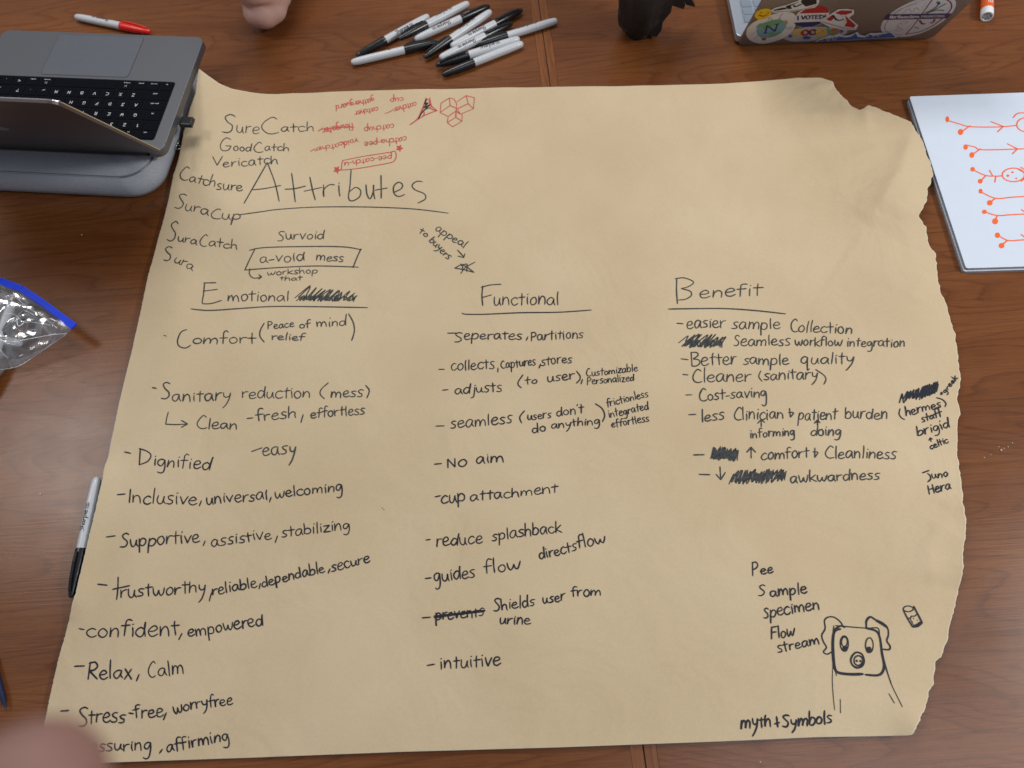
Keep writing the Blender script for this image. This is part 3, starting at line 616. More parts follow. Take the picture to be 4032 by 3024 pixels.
J.draw('hand_drawn_plus_sign', [[(1018, 1095), (1024, 1165), (1024, 1165), (1050, 1130), (1010, 1128)]]); J.text('patient', 1083, 1188, 1388, 1184, 56, 84); J.text('burden', 1453, 1176, 1788, 1180, 54, 84)
J.draw('hand_drawn_arrow', [[(795, 1238), (795, 1186)], [(768, 1212), (795, 1184), (795, 1184), (822, 1206)]]); J.text('informing', 703, 1328, 1058, 1308, 42, 76)
J.draw('hand_drawn_arrow', [[(1240, 1235), (1238, 1190)], [(1215, 1212), (1238, 1188), (1238, 1188), (1258, 1208)]]); J.text('doing', 1183, 1308, 1418, 1308, 46, 78)
J.dash((262, 1462), (345, 1460)); J.scribble(405, 1450, 610, 1460, 90, 14, .2, passes=3)
J.draw('hand_drawn_arrow', [[(716, 1486), (715, 1404)], [(682, 1440), (715, 1402), (715, 1402), (750, 1440)]]); J.text('comfort', 793, 1502, 1168, 1482, 54, 94)
J.draw('hand_drawn_plus_sign', [[(1218, 1408), (1216, 1482), (1216, 1482), (1242, 1442), (1203, 1438)]]); J.text('Cleanliness', 1295, 1488, 1855, 1490, 54, 104)
J.dash((308, 1615), (390, 1618)); J.draw('hand_drawn_arrow', [[(470, 1555), (476, 1656)], [(440, 1615), (476, 1658), (476, 1658), (512, 1600)]])
J.scribble(560, 1640, 985, 1625, 100, 17, .45, passes=3, hf=lambda t: 1 - .2*abs(t-.4)); J.text('awkwardness', 1018, 1680, 1726, 1652, 50, 92)

K = Tile(3400, 1440, 3.222)
K.scribble(465, 415, 940, 280, 120, 11, .3, passes=2); K.scribble(730, 350, 930, 270, 150, 12, .3, passes=3)
K.draw('parenthesis', [[(466, 545), (452, 605), (478, 655), (522, 682)]]); K.text('hermes', 538, 645, 988, 522, 70, 125); K.draw('parenthesis', [[(930, 405), (1005, 430), (1048, 480), (1035, 518)]])
K.text('staff', 745, 722, 1000, 635, 52, 115, w=.0018); K.text('brigid', 688, 900, 1095, 775, 68, 140, w=.0019); K.draw('hand_drawn_arrow', [[(858, 962), (850, 915)], [(832, 945), (850, 914), (850, 914), (875, 930)]])
K.text('celtic', 848, 1062, 1078, 972, 46, 84); K.text('*greek', 1005, 392, 1195, 160, 38, 66)
K.dash((750, 1358), (832, 1328)); K.draw('handwritten_word', [[(818, 1368), (850, 1400), (852, 1440), (818, 1472)]]); K.text('uno', 868, 1438, 1072, 1400, 60); K.text('Hera', 828, 1632, 1112, 1566, 74, 118)

Lt = Tile(2850, 2180, 2.3047)
Lt.text('P', 255, 202, 315, 198, 50, 116); Lt.text('ee', 333, 190, 445, 178, 52); Lt.text('S', 312, 386, 376, 384, 45, 96); Lt.text('ample', 418, 390, 752, 358, 58, 105)
Lt.text('Specimen', 362, 582, 868, 508, 66, 90); Lt.text('Flow', 425, 775, 640, 748, 60, 118); Lt.text('stream', 488, 902, 868, 816, 58, 92); Lt.text('myth', 150, 1592, 425, 1562, 76, 100, w=.0020, desc=80)
Lt.draw('hand_drawn_plus_sign', [([(480, 1482), (490, 1570)], .002), ([(462, 1545), (505, 1532)], .002)]); Lt.text('Symbols', 530, 1574, 980, 1538, 62, 118, w=.0020)
def ell(cx, cy, rx, ry, a0=0, turns=1.0, rot=0, jit=0): 
    n = int(14*turns); return [(cx + (rx+random.uniform(-jit, jit))*math.cos(a0+2*math.pi*i/14+0)*math.cos(rot) - ry*math.sin(a0+2*math.pi*i/14)*math.sin(rot),
             cy + (ry+random.uniform(-jit, jit))*math.sin(a0+2*math.pi*i/14)*math.cos(rot) + rx*math.cos(a0+2*math.pi*i/14)*math.sin(rot)) for i in range(n+1)]
pig = Lt.draw('pig_drawing', [
 ([(1055, 684), (1005, 705), (990, 800), (995, 950), (1012, 1050), (1050, 1082), (1150, 1094), (1258, 1092)], .0030), ([(1288, 1098), (1390, 1104), (1438, 1078), (1455, 1010), (1436, 900), (1416, 760), (1380, 700), (1290, 675)], .0030),
 ([(1015, 652), (1100, 660), (1290, 675), (1395, 674), (1412, 720), (1415, 760)], .0013), ([(1000, 690), (1060, 655), (1095, 668)], .0022), ([(1000, 655), (985, 800), (1000, 950), (1022, 1105)], .0013),
 ([(1090, 665), (1050, 610), (1000, 576), (950, 575), (915, 605), (920, 680), (890, 740), (905, 800), (932, 850), (905, 890), (940, 912), (985, 886)], .0016),
 ([(1295, 670), (1295, 610), (1330, 573), (1372, 598)], .0022), ([(1365, 590), (1440, 640), (1488, 680), (1494, 740), (1480, 790), (1510, 840), (1500, 870), (1440, 866)], .0020), ([(1385, 605), (1440, 635), (1480, 665)], .0034),
 (ell(1095, 815, 37, 70), .0015), (ell(1095, 800, 26, 45), .0012), (ell(1322, 830, 35, 68), .0015),
 (ell(1215, 965, 60, 70, turns=2, jit=3), .0022), (ell(1222, 970, 40, 45), .0015),
 ([(985, 930), (990, 1000), (986, 1150), (995, 1300), (1008, 1420)], .0009), ([(1058, 1320), (1061, 1445)], .0009), ([(1440, 900), (1480, 1050), (1520, 1180), (1622, 1390)], .0010), ([(1455, 990), (1500, 1120), (1520, 1180)], .0016), ([(1500, 1270), (1550, 1357)], .0009)], step=4)
for i_, (nm_, c_, rx_, ry_) in enumerate((('drawn_pupil', (1101, 862), 24, 28), ('drawn_pupil', (1318, 872), 24, 30), ('drawn_nostril', (1207, 972), 9, 12), ('drawn_nostril', (1241, 974), 9, 11))):
    mb = MB(); cc = Lt.P([c_])[0]; blobp(mb, cc, rx_/2.3047, ry_/2.3047, mapper=lambda p: up(p, .0009)); mb.build(nm_, M['ink'], paper)
Lt.draw('cup_drawing', [(ell(1675, 500, 46, 25, turns=1.6, jit=3), .0013), ([(1630, 512), (1670, 590), (1715, 665)], .0018), ([(1715, 662), (1760, 655), (1800, 625)], .0026), ([(1800, 625), (1765, 555), (1725, 480)], .0020), ([(1675, 582), (1695, 585), (1705, 565), (1730, 568), (1752, 550)], .0012), ([(1690, 582), (1722, 645), (1752, 640), (1782, 618)], .0009), ([(1722, 585), (1724, 588)], .0012), ([(1755, 602), (1757, 604)], .0012), ([(1712, 615), (1714, 617)], .0010)], step=4)

Bt = Tile(1150, 350, 2.765); RW = dict(mat='ink_red', w=.0014)
Bt.text('gatherguard', 892, 92, 475, 175, 38, 60, **RW); Bt.text('cup', 1216, 92, 1066, 100, 36, desc=45, **RW)
Bt.text('catcher', 1352, 140, 1110, 205, 40, 66, extra=([(1115, 215), (1070, 245), (1012, 268)],), **RW); Bt.text('catcher', 936, 192, 680, 245, 36, 60, **RW)
Bt.text('catchup', 1110, 380, 785, 415, 42, 72, **RW); Bt.text('flowgater', 665, 368, 330, 425, 44, 74, extra=([(335, 425), (285, 458)], [(650, 410), (500, 420), (330, 440)]), **RW)
Bt.text('catcha-pee', 1248, 512, 790, 580, 40, 78, **RW); Bt.text('voidcatcher', 716, 535, 245, 645, 36, 62, extra=([(250, 650), (200, 678)],), **RW)
Bt.text('pee-catch-u', 1085, 712, 570, 795, 38, 62, **RW)
Bt.draw('hand_drawn_box', [[(548, 780), (680, 752), (800, 730), (1060, 690), (1118, 678), (1134, 730), (1110, 785), (1060, 805), (900, 835), (700, 868), (536, 884), (536, 884), (540, 830), (550, 775)]], .0014, 'ink_red')
def star(cx, cy, r): return [(cx + r*math.sin(a*math.pi*4/5+.2), cy + r*math.cos(a*math.pi*4/5+.2)) for a in range(6)]
def dbl(P): return [q for p in P for q in (p, p)][1:-1]
Bt.draw('hand_drawn_star', [dbl(star(1168, 645, 36)), dbl(star(1168, 645, 20))], .0014, 'ink_red'); Bt.draw('hand_drawn_star', [dbl(star(490, 880, 40)), dbl(star(485, 872, 22))], .0014, 'ink_red')
Bt.draw('cube_sketch', [dbl(q) for q in [[(1612, 255), (1622, 155), (1712, 98), (1722, 180), (1612, 255)], [(1712, 98), (1762, 108), (1792, 160), (1785, 300)], [(1720, 180), (1800, 215)], [(1610, 255), (1700, 300), (1790, 235)], [(1795, 140), (1895, 72), (1985, 95), (1975, 215), (1830, 275), (1800, 215)], [(1895, 72), (1918, 160), (1800, 215)], [(1915, 160), (1975, 215)], [(1700, 300), (1690, 368), (1750, 412), (1850, 350), (1852, 270)], [(1690, 368), (1780, 308), (1850, 350)], [(1785, 235), (1780, 310)], [(1790, 240), (1830, 275)]]], .0013, 'ink_red')
Bt.draw('cup_sketch', [([(1460, 100), (1425, 200), (1370, 320), (1285, 388)], .0020), [(1285, 388), (1380, 325), (1470, 275), (1580, 235), (1580, 235), (1520, 185), (1500, 95)], [(1430, 230), (1440, 270), (1420, 300)], [(1500, 200), (1530, 225), (1560, 232)], [(1490, 110), (1505, 180), (1530, 200)]], .0017, 'ink_red')
Bt.draw('dark_hatching', [[(1472, 108), (1440, 165), (1480, 150), (1440, 205), (1500, 170), (1425, 245), (1395, 290), (1375, 330)], [(1450, 120), (1455, 175), (1430, 210)], [(1440, 235), (1470, 212), (1500, 208)]], .0018)
Ct = Tile(1500, 800, 3.993, True)
Ct.text('appeal', 840, 420, 1300, 705, 76, 120, desc=60); Ct.text('to', 588, 455, 722, 535, 62, 105); Ct.text('buyers', 752, 590, 1050, 890, 72, 115, desc=55)
Ct.draw('hand_drawn_arrow', [[(1205, 735), (1305, 848)], [(1210, 830), (1300, 855), (1300, 855), (1320, 795)]])
Ct.draw('hand_drawn_star', [dbl([(1160, 1020), (1260, 965), (1355, 955), (1350, 1075)]), dbl([(1160, 1020), (1300, 1042), (1465, 1088), (1350, 1000), (1252, 955)]), [(1255, 1105), (1330, 1010), (1480, 925)], [(1255, 962), (1285, 1000), (1280, 1050)]])
Ct.draw('ink_speck', [[(1522-1500, 1)], ] if False else [[(20*1.0, 4790), (24, 4794)], [(44, 4818), (48, 4820)]], .0011)

# ================================================================== markers
def frame_obj(o, p0, p1, roll=0.0):
    d = (p1 - p0).normalized(); y = UPV.cross(d).normalized(); z = d.cross(y)
    m = Matrix((d, y, z)).transposed().to_4x4() @ Matrix.Rotation(roll, 4, 'X')
    o.matrix_world = Matrix.Translation(p0) @ m
def make_marker(name, capm, label, group=None, capname='cap', word='Sharpie'):
    r = empty(name, (0, 0, 0), label, 'marker pen', group)
    b = MB(); b.lathe([(0, .0001), (.0002, .0022), (.0012, .0037), (.004, .0049), (.012, .0056), (.03, .0060), (.0845, .0061), (.0846, .0054)], 20)
    autosmooth(b.build('barrel', M['barrel'], r), 50)
    b = MB(); b.lathe([(.0840, .0055), (.0842, .0066), (.088, .0067), (.108, .0063), (.125, .0050), (.134, .0038), (.1372, .0028), (.1376, .0001)], 20)
    autosmooth(b.build(capname, capm, r), 50)
    b = MB()
    P = [(.089, .0064, .0086), (.100, .0063, .0090), (.118, .0055, .0080), (.131, .0040, .0058)]
    vs = []
    for x, z0, z1 in P: vs += [(x, -.0020, z0-.001), (x, .0020, z0-.001), (x, .0016, z1), (x, -.0016, z1)]
    fs = [(0, 1, 2, 3), (12, 15, 14, 13)]
    for i in range(3):
        for j in range(4): fs.append((i*4+j, (i+1)*4+j, (i+1)*4+(j+1) % 4, i*4+(j+1) % 4))
    b.add(vs, fs); b.build('pocket_clip', capm, r)
    # printed wordmark wrapped on the barrel
    mb = MB(); R0 = .00625
    def cyl(p, lift=0): a = p[1] / R0; return Vector((.0655 - p[0], (R0+lift)*math.sin(a), (R0+lift)*math.cos(a)))
    def wr(t, x0, x1, base, xh, asc, w):
        for P in layout(t, x0*1e4, base*1e4, x1*1e4, base*1e4, xh*1e4, asc*1e4, .15, .02, step=5):
            C = [cyl((q[0]*1e-4, q[1]*1e-4)) for q in P]
            n = Vector((0, C[0].y, C[0].z)).normalized(); mb.ribbon(C, w, n)
    wr(word, .0, .0240, .0015, .0032, .0058, .0009); wr('FINE', .026, .032, -.0004, .0012, .0017, .00035); wr('POINT', .026, .033, .0022, .0012, .0017, .00035)
    mb.build('printed_wordmark', M['print'], r)
    return r
def put(o, e0, e1, z0=.0064, z1=.0064, roll=0):
    p0 = un(e0, z0); p1 = un(e1, z1); mid = (p0 + p1) / 2; d = (p1 - p0).normalized() * .0688
    frame_obj(o, mid - d, mid + d, roll)
proto = make_marker('black_marker', M['black_pl'], 'black capped marker half tucked under the left edge of the brown paper')
put(proto, (382, 1884), (283, 2348), roll=.15)
Q = Tile(1300, 0, 2.212)
PILE = [  # barrel end, cap tip, z at each, roll, label
 ((850, 145), (240, 482), .0064, .0064, -.6, 'black marker at the far left of the pile, cap pointing down and left'),
 ((1210, 25), (592, 342), .0080, .0170, .25, 'black marker at the far edge of the pile, pale end farthest from the paper'),
 ((733, 345), (1385, 52), .0075, .0064, .2, 'black marker second from the far edge of the pile, cap pointing up and right'),
 ((190, 545), (930, 368), .0064, .0066, -.9, 'black marker whose pale barrel end is the leftmost tip of the whole pile'),
 ((1388, 108), (833, 492), .0120, .0066, .3, 'black marker in the middle of the pile with its cap pointing steeply down and left'),
 ((1055, 405), (1668, 88), .0100, .0064, .1, 'black marker in mid pile whose cap is the farthest right of all the caps'),
 ((952, 508), (1588, 200), .0150, .0070, .3, 'black marker in mid pile, cap shadowed, just above the two lowest'),
 ((1968, 180), (1270, 398), .0064, .0064, .5, 'black marker whose pale barrel lies across the table seam'),
 ((1640, 340), (930, 568), .0100, .0085, .0, 'black marker second nearest the brown paper in the pile'),
 ((1675, 380), (980, 652), .0070, .0064, 2.0, 'black marker nearest the brown paper at the bottom of the pile'),
]
for e0, e1, z0, z1, roll, lab in PILE:
    c = copy_tree(proto); c['label'] = lab; c['group'] = 'black markers heaped on the table'
    a_, b_ = Q.P([e0, e1]); put(c, a_, b_, z0, z1, roll)
rm = make_marker('red_marker', M['red_pl'], 'red capped marker with pale grey barrel lying beyond the dark grey laptop'); put(rm, (289, 64), (601, 128), roll=-.4)

# orange dry erase marker, upper right
om = empty('dry_erase_marker', (0, 0, 0), 'orange and white dry erase marker with its hollow white end facing the camera', 'marker pen')
b = MB(); b.lathe([(.0, .0068), (.0, .0086), (.001, .0090), (.014, .0090), (.014, .0086)], 24)
b.lathe([(.0, .0068), (.009, .0066), (.009, .0002)], 24); autosmooth(b.build('white_end', M['white_pl'], om))
b = MB()
for k in range(7):
    a = k*2*math.pi/7; b.box((.001, -.0004, .0012), (.0088, .0004, .0064))
    for i in range(8):
        v = b.v[-8+i]; b.v[-8+i] = (v[0], v[1]*math.cos(a)-v[2]*math.sin(a), v[1]*math.sin(a)+v[2]*math.cos(a))
b.build('inner_ribs', M['white_pl'], om)
b = MB(); b.lathe([(.0138, .0080), (.0139, .0091), (.09, .0091), (.0901, .0080)], 24); autosmooth(b.build('orange_barrel', M['orange_pl'], om))
b = MB(); b.lathe([(.090, .0085), (.0902, .0095), (.125, .0088), (.1252, .0001)], 24); autosmooth(b.build('cap', M['orange_pl'], om))
mb = MB()
for t_, xx in (('EXPO', .022),):
    for P in layout(t_, 0, 0, 300, 0, 60, 60, 0, .02, step=6):
        C = [Vector((xx + q[0]*1e-4, .0093*math.sin(-.35 - q[1]*1e-4/.0093), .0093*math.cos(-.35 - q[1]*1e-4/.0093))) for q in P]; mb.ribbon(C, .0012, Vector((0, -.34, .94)))
mb.build('printed_wordmark', M['white_pl'], om)
frame_obj(om, un((3886, 66), .0092), un((3896, -250), .0092), 0)

# ================================================================== left laptop (dark grey, back toward camera)
LA = -.14538; LO = Vector((-.4522, .7687, 0)); LW, LDp = .3126, .2212; LZ = .0566; LID = 2.0754
e1 = Vector((math.cos(LA), math.sin(LA), 0)); e2 = Vector((-math.sin(LA), math.cos(LA), 0))
# local frame of the laptop: x = user's right (photo left), y = toward the hinge, z up; origin = user's left rear corner at the hinge
lap = empty('dark_grey_laptop', (0, 0, 0), 'dark grey laptop with black keyboard, open on a felt sleeve at the left', 'laptop')
lap.matrix_world = Matrix.Translation(LO + Vector((0, 0, LZ))) @ Matrix((-e1, -e2, UPV)).transposed().to_4x4()
def rrect(x0, y0, x1, y1, r, n=6):
    out = []
    for cx, cy, a in ((x1-r, y1-r, 0), (x0+r, y1-r, 90), (x0+r, y0+r, 180), (x1-r, y0+r, 270)):
        for i in range(n+1):
            t = math.radians(a + 90*i/n); out.append((cx + r*math.cos(t), cy + r*math.sin(t)))
    return out
b = MB(); b.slab(rrect(0, -LDp, LW, 0, .012), -.0125, 0); o = b.build('base', M['alu_dark'], lap); bevel(o, .0009)
kx0, kx1, ky0, ky1 = .0175, LW-.0175, -.128, -.0185
b = MB(); b.slab(rrect(kx0, ky0, kx1, ky1, .004), 0, .0003); kb = b.build('keyboard', M['well'], lap)
tw = .131; b = MB(); b.slab(rrect(LW/2-tw/2, -LDp+.0055, LW/2+tw/2, -.1335, .005), 0, .00035)
M['pad_'] = mat('trackpad_glass', (.160, .168, .195), .40, .5, .02); M['gap'] = mat('dark_gap', (.02, .02, .025), .5)
o = b.build('trackpad', M['pad_'], lap); b2 = MB(); b2.slab(rrect(LW/2-tw/2-.0006, -LDp+.0049, LW/2+tw/2+.0006, -.1329, .0055), 0, .00015); b2.build('trackpad_gap', M['gap'], lap)
U0 = (kx1-kx0-.002)/14.5
rows = [  # from the hinge down
 (.62, [('esc', 1.5)] + [('F'+str(i), 1) for i in range(1, 10)] + [('F10', 1), ('F11', 1), ('F12', 1), ('', 1)]),
 (1, [(c, 1) for c in '`1234567890-='] + [('delete', 1.5)]), (1, [('tab', 1.5)] + [(c, 1) for c in 'QWERTYUIOP[]'] + [('/', 1)]),
 (1, [('caps lock', 1.75)] + [(c, 1) for c in "ASDFGHJKL;'"] + [('return', 1.75)]), (1, [('shift', 2.25)] + [(c, 1) for c in 'ZXCVBNM,.?'] + [('shift', 2.25)]),
 (1, [('fn', 1), ('control', 1), ('option', 1), ('command', 1.25), ('', 5), ('command', 1.25), ('option', 1), ('<', 1), ('.', 1), ('>', 1)])]
yy = ky1 - .001; RH = (ky1-ky0-.002)/5.75
for rh, row in rows:
    xx = kx0 + .001; h = RH*(rh if rh == 1 else .75)
    tot = sum(w for _, w in row); kx = (kx1-kx0-.002)/tot
    for lab, w in row:
        ww = w*kx; b = MB(); g = .0011
        cx, cy = xx+ww/2, yy-h/2
        b.box((-ww/2+g, -h/2+g, .0003), (ww/2-g, h/2-g, .0012), 0, .0004)
        t = ''.join(c for c in lab if c in GLP or c in GUP)
        if t:
            if len(t) == 1: w2, xh, bx, by = .0040, .0036, -.0020, -.0024
            else: w2, xh, bx, by = min(ww*.62, .0013*len(t)), .0012, -min(ww*.62, .0013*len(t))/2, -.0050 if h > .012 else -.001
            up_ = 1e4
            for P in layout(t, bx*up_, -by*up_, (bx+w2)*up_, -by*up_, xh*up_*(.7 if len(t) == 1 else 1), xh*up_*(1.4 if len(t) == 1 else 1.6), 0, .01, step=6):
                b.ribbon([Vector((q[0]/up_, -q[1]/up_, .00135)) for q in P], .0006 if len(t) == 1 else .00028, UPV, 1)
        if lab == 'command':
            for sx_ in (-1, 1):
                for sy_ in (-1, 1): b.ribbon([Vector((sx_*.0006, .002+sy_*.0006, .00135)), Vector((sx_*.0016, .002+sy_*.0016, .00135))], .0004, UPV, 1)
        k = b.build('key', [M['black_key'], M['legend']], kb); k.location = (cx, cy, 0)
        xx += ww
    yy -= h
# lid
lid_c, lid_s = math.cos(LID), math.sin(LID)
def lidp(u, v, n): # u across, v up the lid, n outward (toward camera side)
    return Vector((u, -(v*lid_c) + n*lid_s, v*lid_s + n*lid_c))
b = MB(); b.slab(rrect(0, -.004, LW, LDp-.002, .011), 0, .0040, fn=lambda x, y, z: lidp(x, y, z)); M['lidb'] = mat('lid_aluminium', (.110, .088, .090), .40, .65, .03, 300, .04, 2500)
o = b.build('screen_lid', M['lidb'], lap); bevel(o, .0006)
b = MB(); b.slab(rrect(0.0003, -.0037, LW-.0003, LDp-.0023, .011), -.0012, .0, fn=lambda x, y, z: lidp(x, y, z)); b.build('lid_rim', M['alu_edge'], lap)
b = MB(); b.slab(rrect(.006, .004, LW-.006, LDp-.008, .008), -.0014, -.0011, fn=lambda x, y, z: lidp(x, y, z)); b.build('display', M['black_pl'], lap)
b = MB(); b.lathe([(.02, .0045), (LW-.02, .0045)], 12, c=(0, .0015, -.002)); b.build('hinge', M['black_matte'], lap)
# apple mark on the lid (bitten fruit with a leaf)
ap = []
for i in range(40):
    a = 2*math.pi*i/40; rr = .0155 + .0012*math.cos(2*a) - .0022*math.exp(-((a-math.pi/2)/.28)**2) - .0014*math.exp(-((a-3*math.pi/2)/.3)**2)
    x_, y_ = rr*math.cos(a), rr*math.sin(a)
    dx_, dy_ = x_+.0195, y_-.002; dd = math.hypot(dx_, dy_)
    if dd < .0080: x_, y_ = -.0195+dx_/dd*.0080, .002+dy_/dd*.0080
    ap.append((LW/2 - x_*-1, .108 + y_))
b = MB(); b.slab(ap, .0040, .00415, fn=lambda x, y, z: lidp(x, y, z)); b.slab([(LW/2+.0005, .1255), (LW/2+.0035, .1262), (LW/2+.0062, .1295), (LW/2+.0066, .1325), (LW/2+.003, .131), (LW/2+.0008, .1285)], .0040, .00415, fn=lambda x, y, z: lidp(x, y, z))
M['logo'] = mat('logo_metal', (.30, .30, .33), .15, 1.0); b.build('lid_logo', M['logo'], lap)

# grey felt laptop sleeve beneath
sv = empty('laptop_sleeve', (LO.x, LO.y, 0), 'padded grey felt laptop sleeve lying under the dark grey laptop', 'laptop sleeve')
sv.matrix_world = Matrix.Translation(LO) @ Matrix((e1, e2, UPV)).transposed().to_4x4()
prof = [(.010, .000), (.0015, .004), (-.0005, .012), (.0005, .022), (.004, .030), (.010, .036), (.018, .040), (.035, .0425), (.06, .0432)]
base = rrect(-.365, -.040, -.016, .215, .042, 12); ccx = sum(p[0] for p in base)/len(base); ccy = sum(p[1] for p in base)/len(base)
b = MB(); n = len(base); vs = []
def insetp(p, d):
    x, y = p; hx, hy = .1745, .1275
    return (ccx + (x-ccx)*(1-d/hx), ccy + (y-ccy)*(1-d/hy))
for d, z in prof:
    for i, p in enumerate(base):
        q = insetp(p, d); vs.append((q[0], q[1], z*(1+.03*math.sin(i*.7))))
fs = [(l*n+i, l*n+(i+1) % n, (l+1)*n+(i+1) % n, (l+1)*n+i) for l in range(len(prof)-1) for i in range(n)] + [tuple(range((len(prof)-1)*n, len(prof)*n)), tuple(range(n))[::-1]]
b.add(vs, fs); b.build('padded_shell', M['felt'], sv, smooth=True)
b = MB(); path = [insetp(p, .0095) for p in base]; C = [Vector((p[0], p[1], .0368)) for p in path] + [Vector((path[0][0], path[0][1], .0368))]
b.ribbon(C, .0016, Vector((0, -.3, 1)).normalized()); b.ribbon([c - Vector((0, 0, .0012)) for c in C], .0034, Vector((0, -.3, 1)).normalized()); b.build('seam', M['felt_dk'], sv)

# usb adapter + ring chain at the laptop's side
ua = empty('usb_adapter', LO + e1*.004 + e2*.066 + Vector((0, 0, .043)), 'small black adapter plugged into the side of the dark grey laptop', 'adapter')
ua.rotation_euler = (0, 0, LA)
b = MB(); b.box((-.003, -.008, -.002), (.016, .008, .0045), 0, .0008); o = b.build('housing', M['black_pl'], ua); bevel(o, .001)
b = MB(); b.box((-.006, -.0045, -.0002), (-.0031, .0045, .0024)); b.build('plug', M['steel'], ua)
def torus(mb, c, n1, R1, r1, n=18, k=6):
    n1 = n1.normalized(); a = n1.orthogonal().normalized(); bb = n1.cross(a); vs = []
    for i in range(n):
        t = 2*math.pi*i/n; d = a*math.cos(t) + bb*math.sin(t)
        for j in range(k): s_ = 2*math.pi*j/k; vs.append(c + d*(R1 + r1*math.cos(s_)) + n1*r1*math.sin(s_))
    mb.add(vs, [(i*k+j, ((i+1) % n)*k+j, ((i+1) % n)*k+(j+1) % k, i*k+(j+1) % k) for i in range(n) for j in range(k)])
kc = un((690, 560), .01); ch = empty('key_ring', kc, 'small steel ring chain on the table between the laptop corner and the paper', 'key ring')
for i, (px, R1) in enumerate((((672, 528), .0045), ((680, 545), .0045), ((690, 562), .0060), ((700, 580), .0045), ((655, 548), .005))):
    mb = MB(); torus(mb, un(px, .012) - kc, Vector((random.uniform(-.6, .6), random.uniform(-.6, .6), 1)), R1, .0008); mb.build('ring', M['steel'], ch, smooth=True)

# ================================================================== right laptop (stickered lid)
QA = -.04294; QO = Vector((.37893, .95848, .004)); QW, QD = .2955, .213; QL = 1.1612
f1 = Vector((math.cos(QA), math.sin(QA), 0)); f2 = Vector((-math.sin(QA), math.cos(QA), 0))
l2 = empty('stickered_laptop', (0, 0, 0), 'open laptop with silver keys, the back of its taupe lid covered in stickers', 'laptop')
l2.matrix_world = Matrix.Translation(QO) @ Matrix((f1, f2, UPV)).transposed().to_4x4()
QZ = .0115
b = MB(); b.slab(rrect(-.004, .004, QW-.002, QD, .008), 0, QZ); o = b.build('base', M['alu_light'], l2); bevel(o, .0012)
b = MB(); b.slab(rrect(.010, .030, QW-.014, .135, .003), QZ, QZ+.0004); kb2 = b.build('keyboard', M['alu_light'], l2)
for r_ in range(6):
    for c_ in range(14):
        kk = MB(); kk.box((.0125+c_*.0192, .0315+r_*.0170, QZ+.0004), (.0125+c_*.0192+.0165, .0315+r_*.0170+.0145, QZ+.0016), 0, .0005) if False else kk.box((0, 0, 0), (.0168, .0150, .0012), 0, .0005)
        k = kk.build('key', M['grey_key'], kb2) if (r_ == 0 and c_ == 0) else None
        if k is None: k = bpy.data.objects.new('key', bpy.data.objects['key2_proto'].data) if False else bpy.data.objects.new('key', KM); COL.objects.link(k); k.parent = kb2
        else: KM = k.data
        k.location = (.0120+c_*.0193, .0318+r_*.0171, QZ+.0005)
b = MB(); b.slab(rrect(.09, .142, .20, QD-.006, .004), QZ, QZ+.0003); b.build('trackpad', M['alu_light'], l2)
qc, qs = math.cos(QL), math.sin(QL)
def lid2(u, v, n): return Vector((u, -v*qc - n*qs, v*qs - n*qc))     # v up the lid, n outward (toward the camera)
b = MB(); b.slab(rrect(0, -.004, QW, QD-.004, .010), -.005, 0, fn=lambda x, y, z: lid2(x, y, z)[:]); o = b.build('screen_lid', M['taupe'], l2); bevel(o, .0008)
b = MB(); b.slab(rrect(.006, .006, QW-.006, QD-.010, .006), -.0056, -.0050, fn=lambda x, y, z: lid2(x, y, z)[:]); b.build('display', M['black_pl'], l2)
MW = l2.matrix_world.copy(); MWI = MW.inverted(); LN2 = (MW.to_3x3() @ (lid2(0, 0, 1) - lid2(0, 0, 0))).normalized(); LP2 = MW @ lid2(0, 0, 0)
def onlid(p, lift):
    return MWI @ on_plane(p, LP2 + LN2*lift, LN2)
LNl = (MWI.to_3x3() @ LN2).normalized()
SC = {}
def smat(name, col, rough=.35): 
    if name not in SC: SC[name] = mat('sticker_'+name, col, rough, var=.03, scale=100)
    return SC[name]
wht = smat('white', (.72, .74, .78)); blk = smat('black', (.012, .012, .014)); redm = smat('red', (.42, .020, .030)); navy = smat('navy', (.015, .03, .15)); yel = smat('yellow', (.80, .50, .015))
grn = smat('green', (.16, .38, .20)); lbl = smat('light_blue', (.20, .42, .52)); pur = smat('purple', (.06, .02, .14)); gry = smat('grey', (.30, .31, .34)); blu = smat('blue', (.03, .13, .45)); org = smat('orange', (.75, .22, .05)); mar = smat('maroon', (.16, .03, .03)); lgy = smat('pale_grey', (.50, .52, .56))
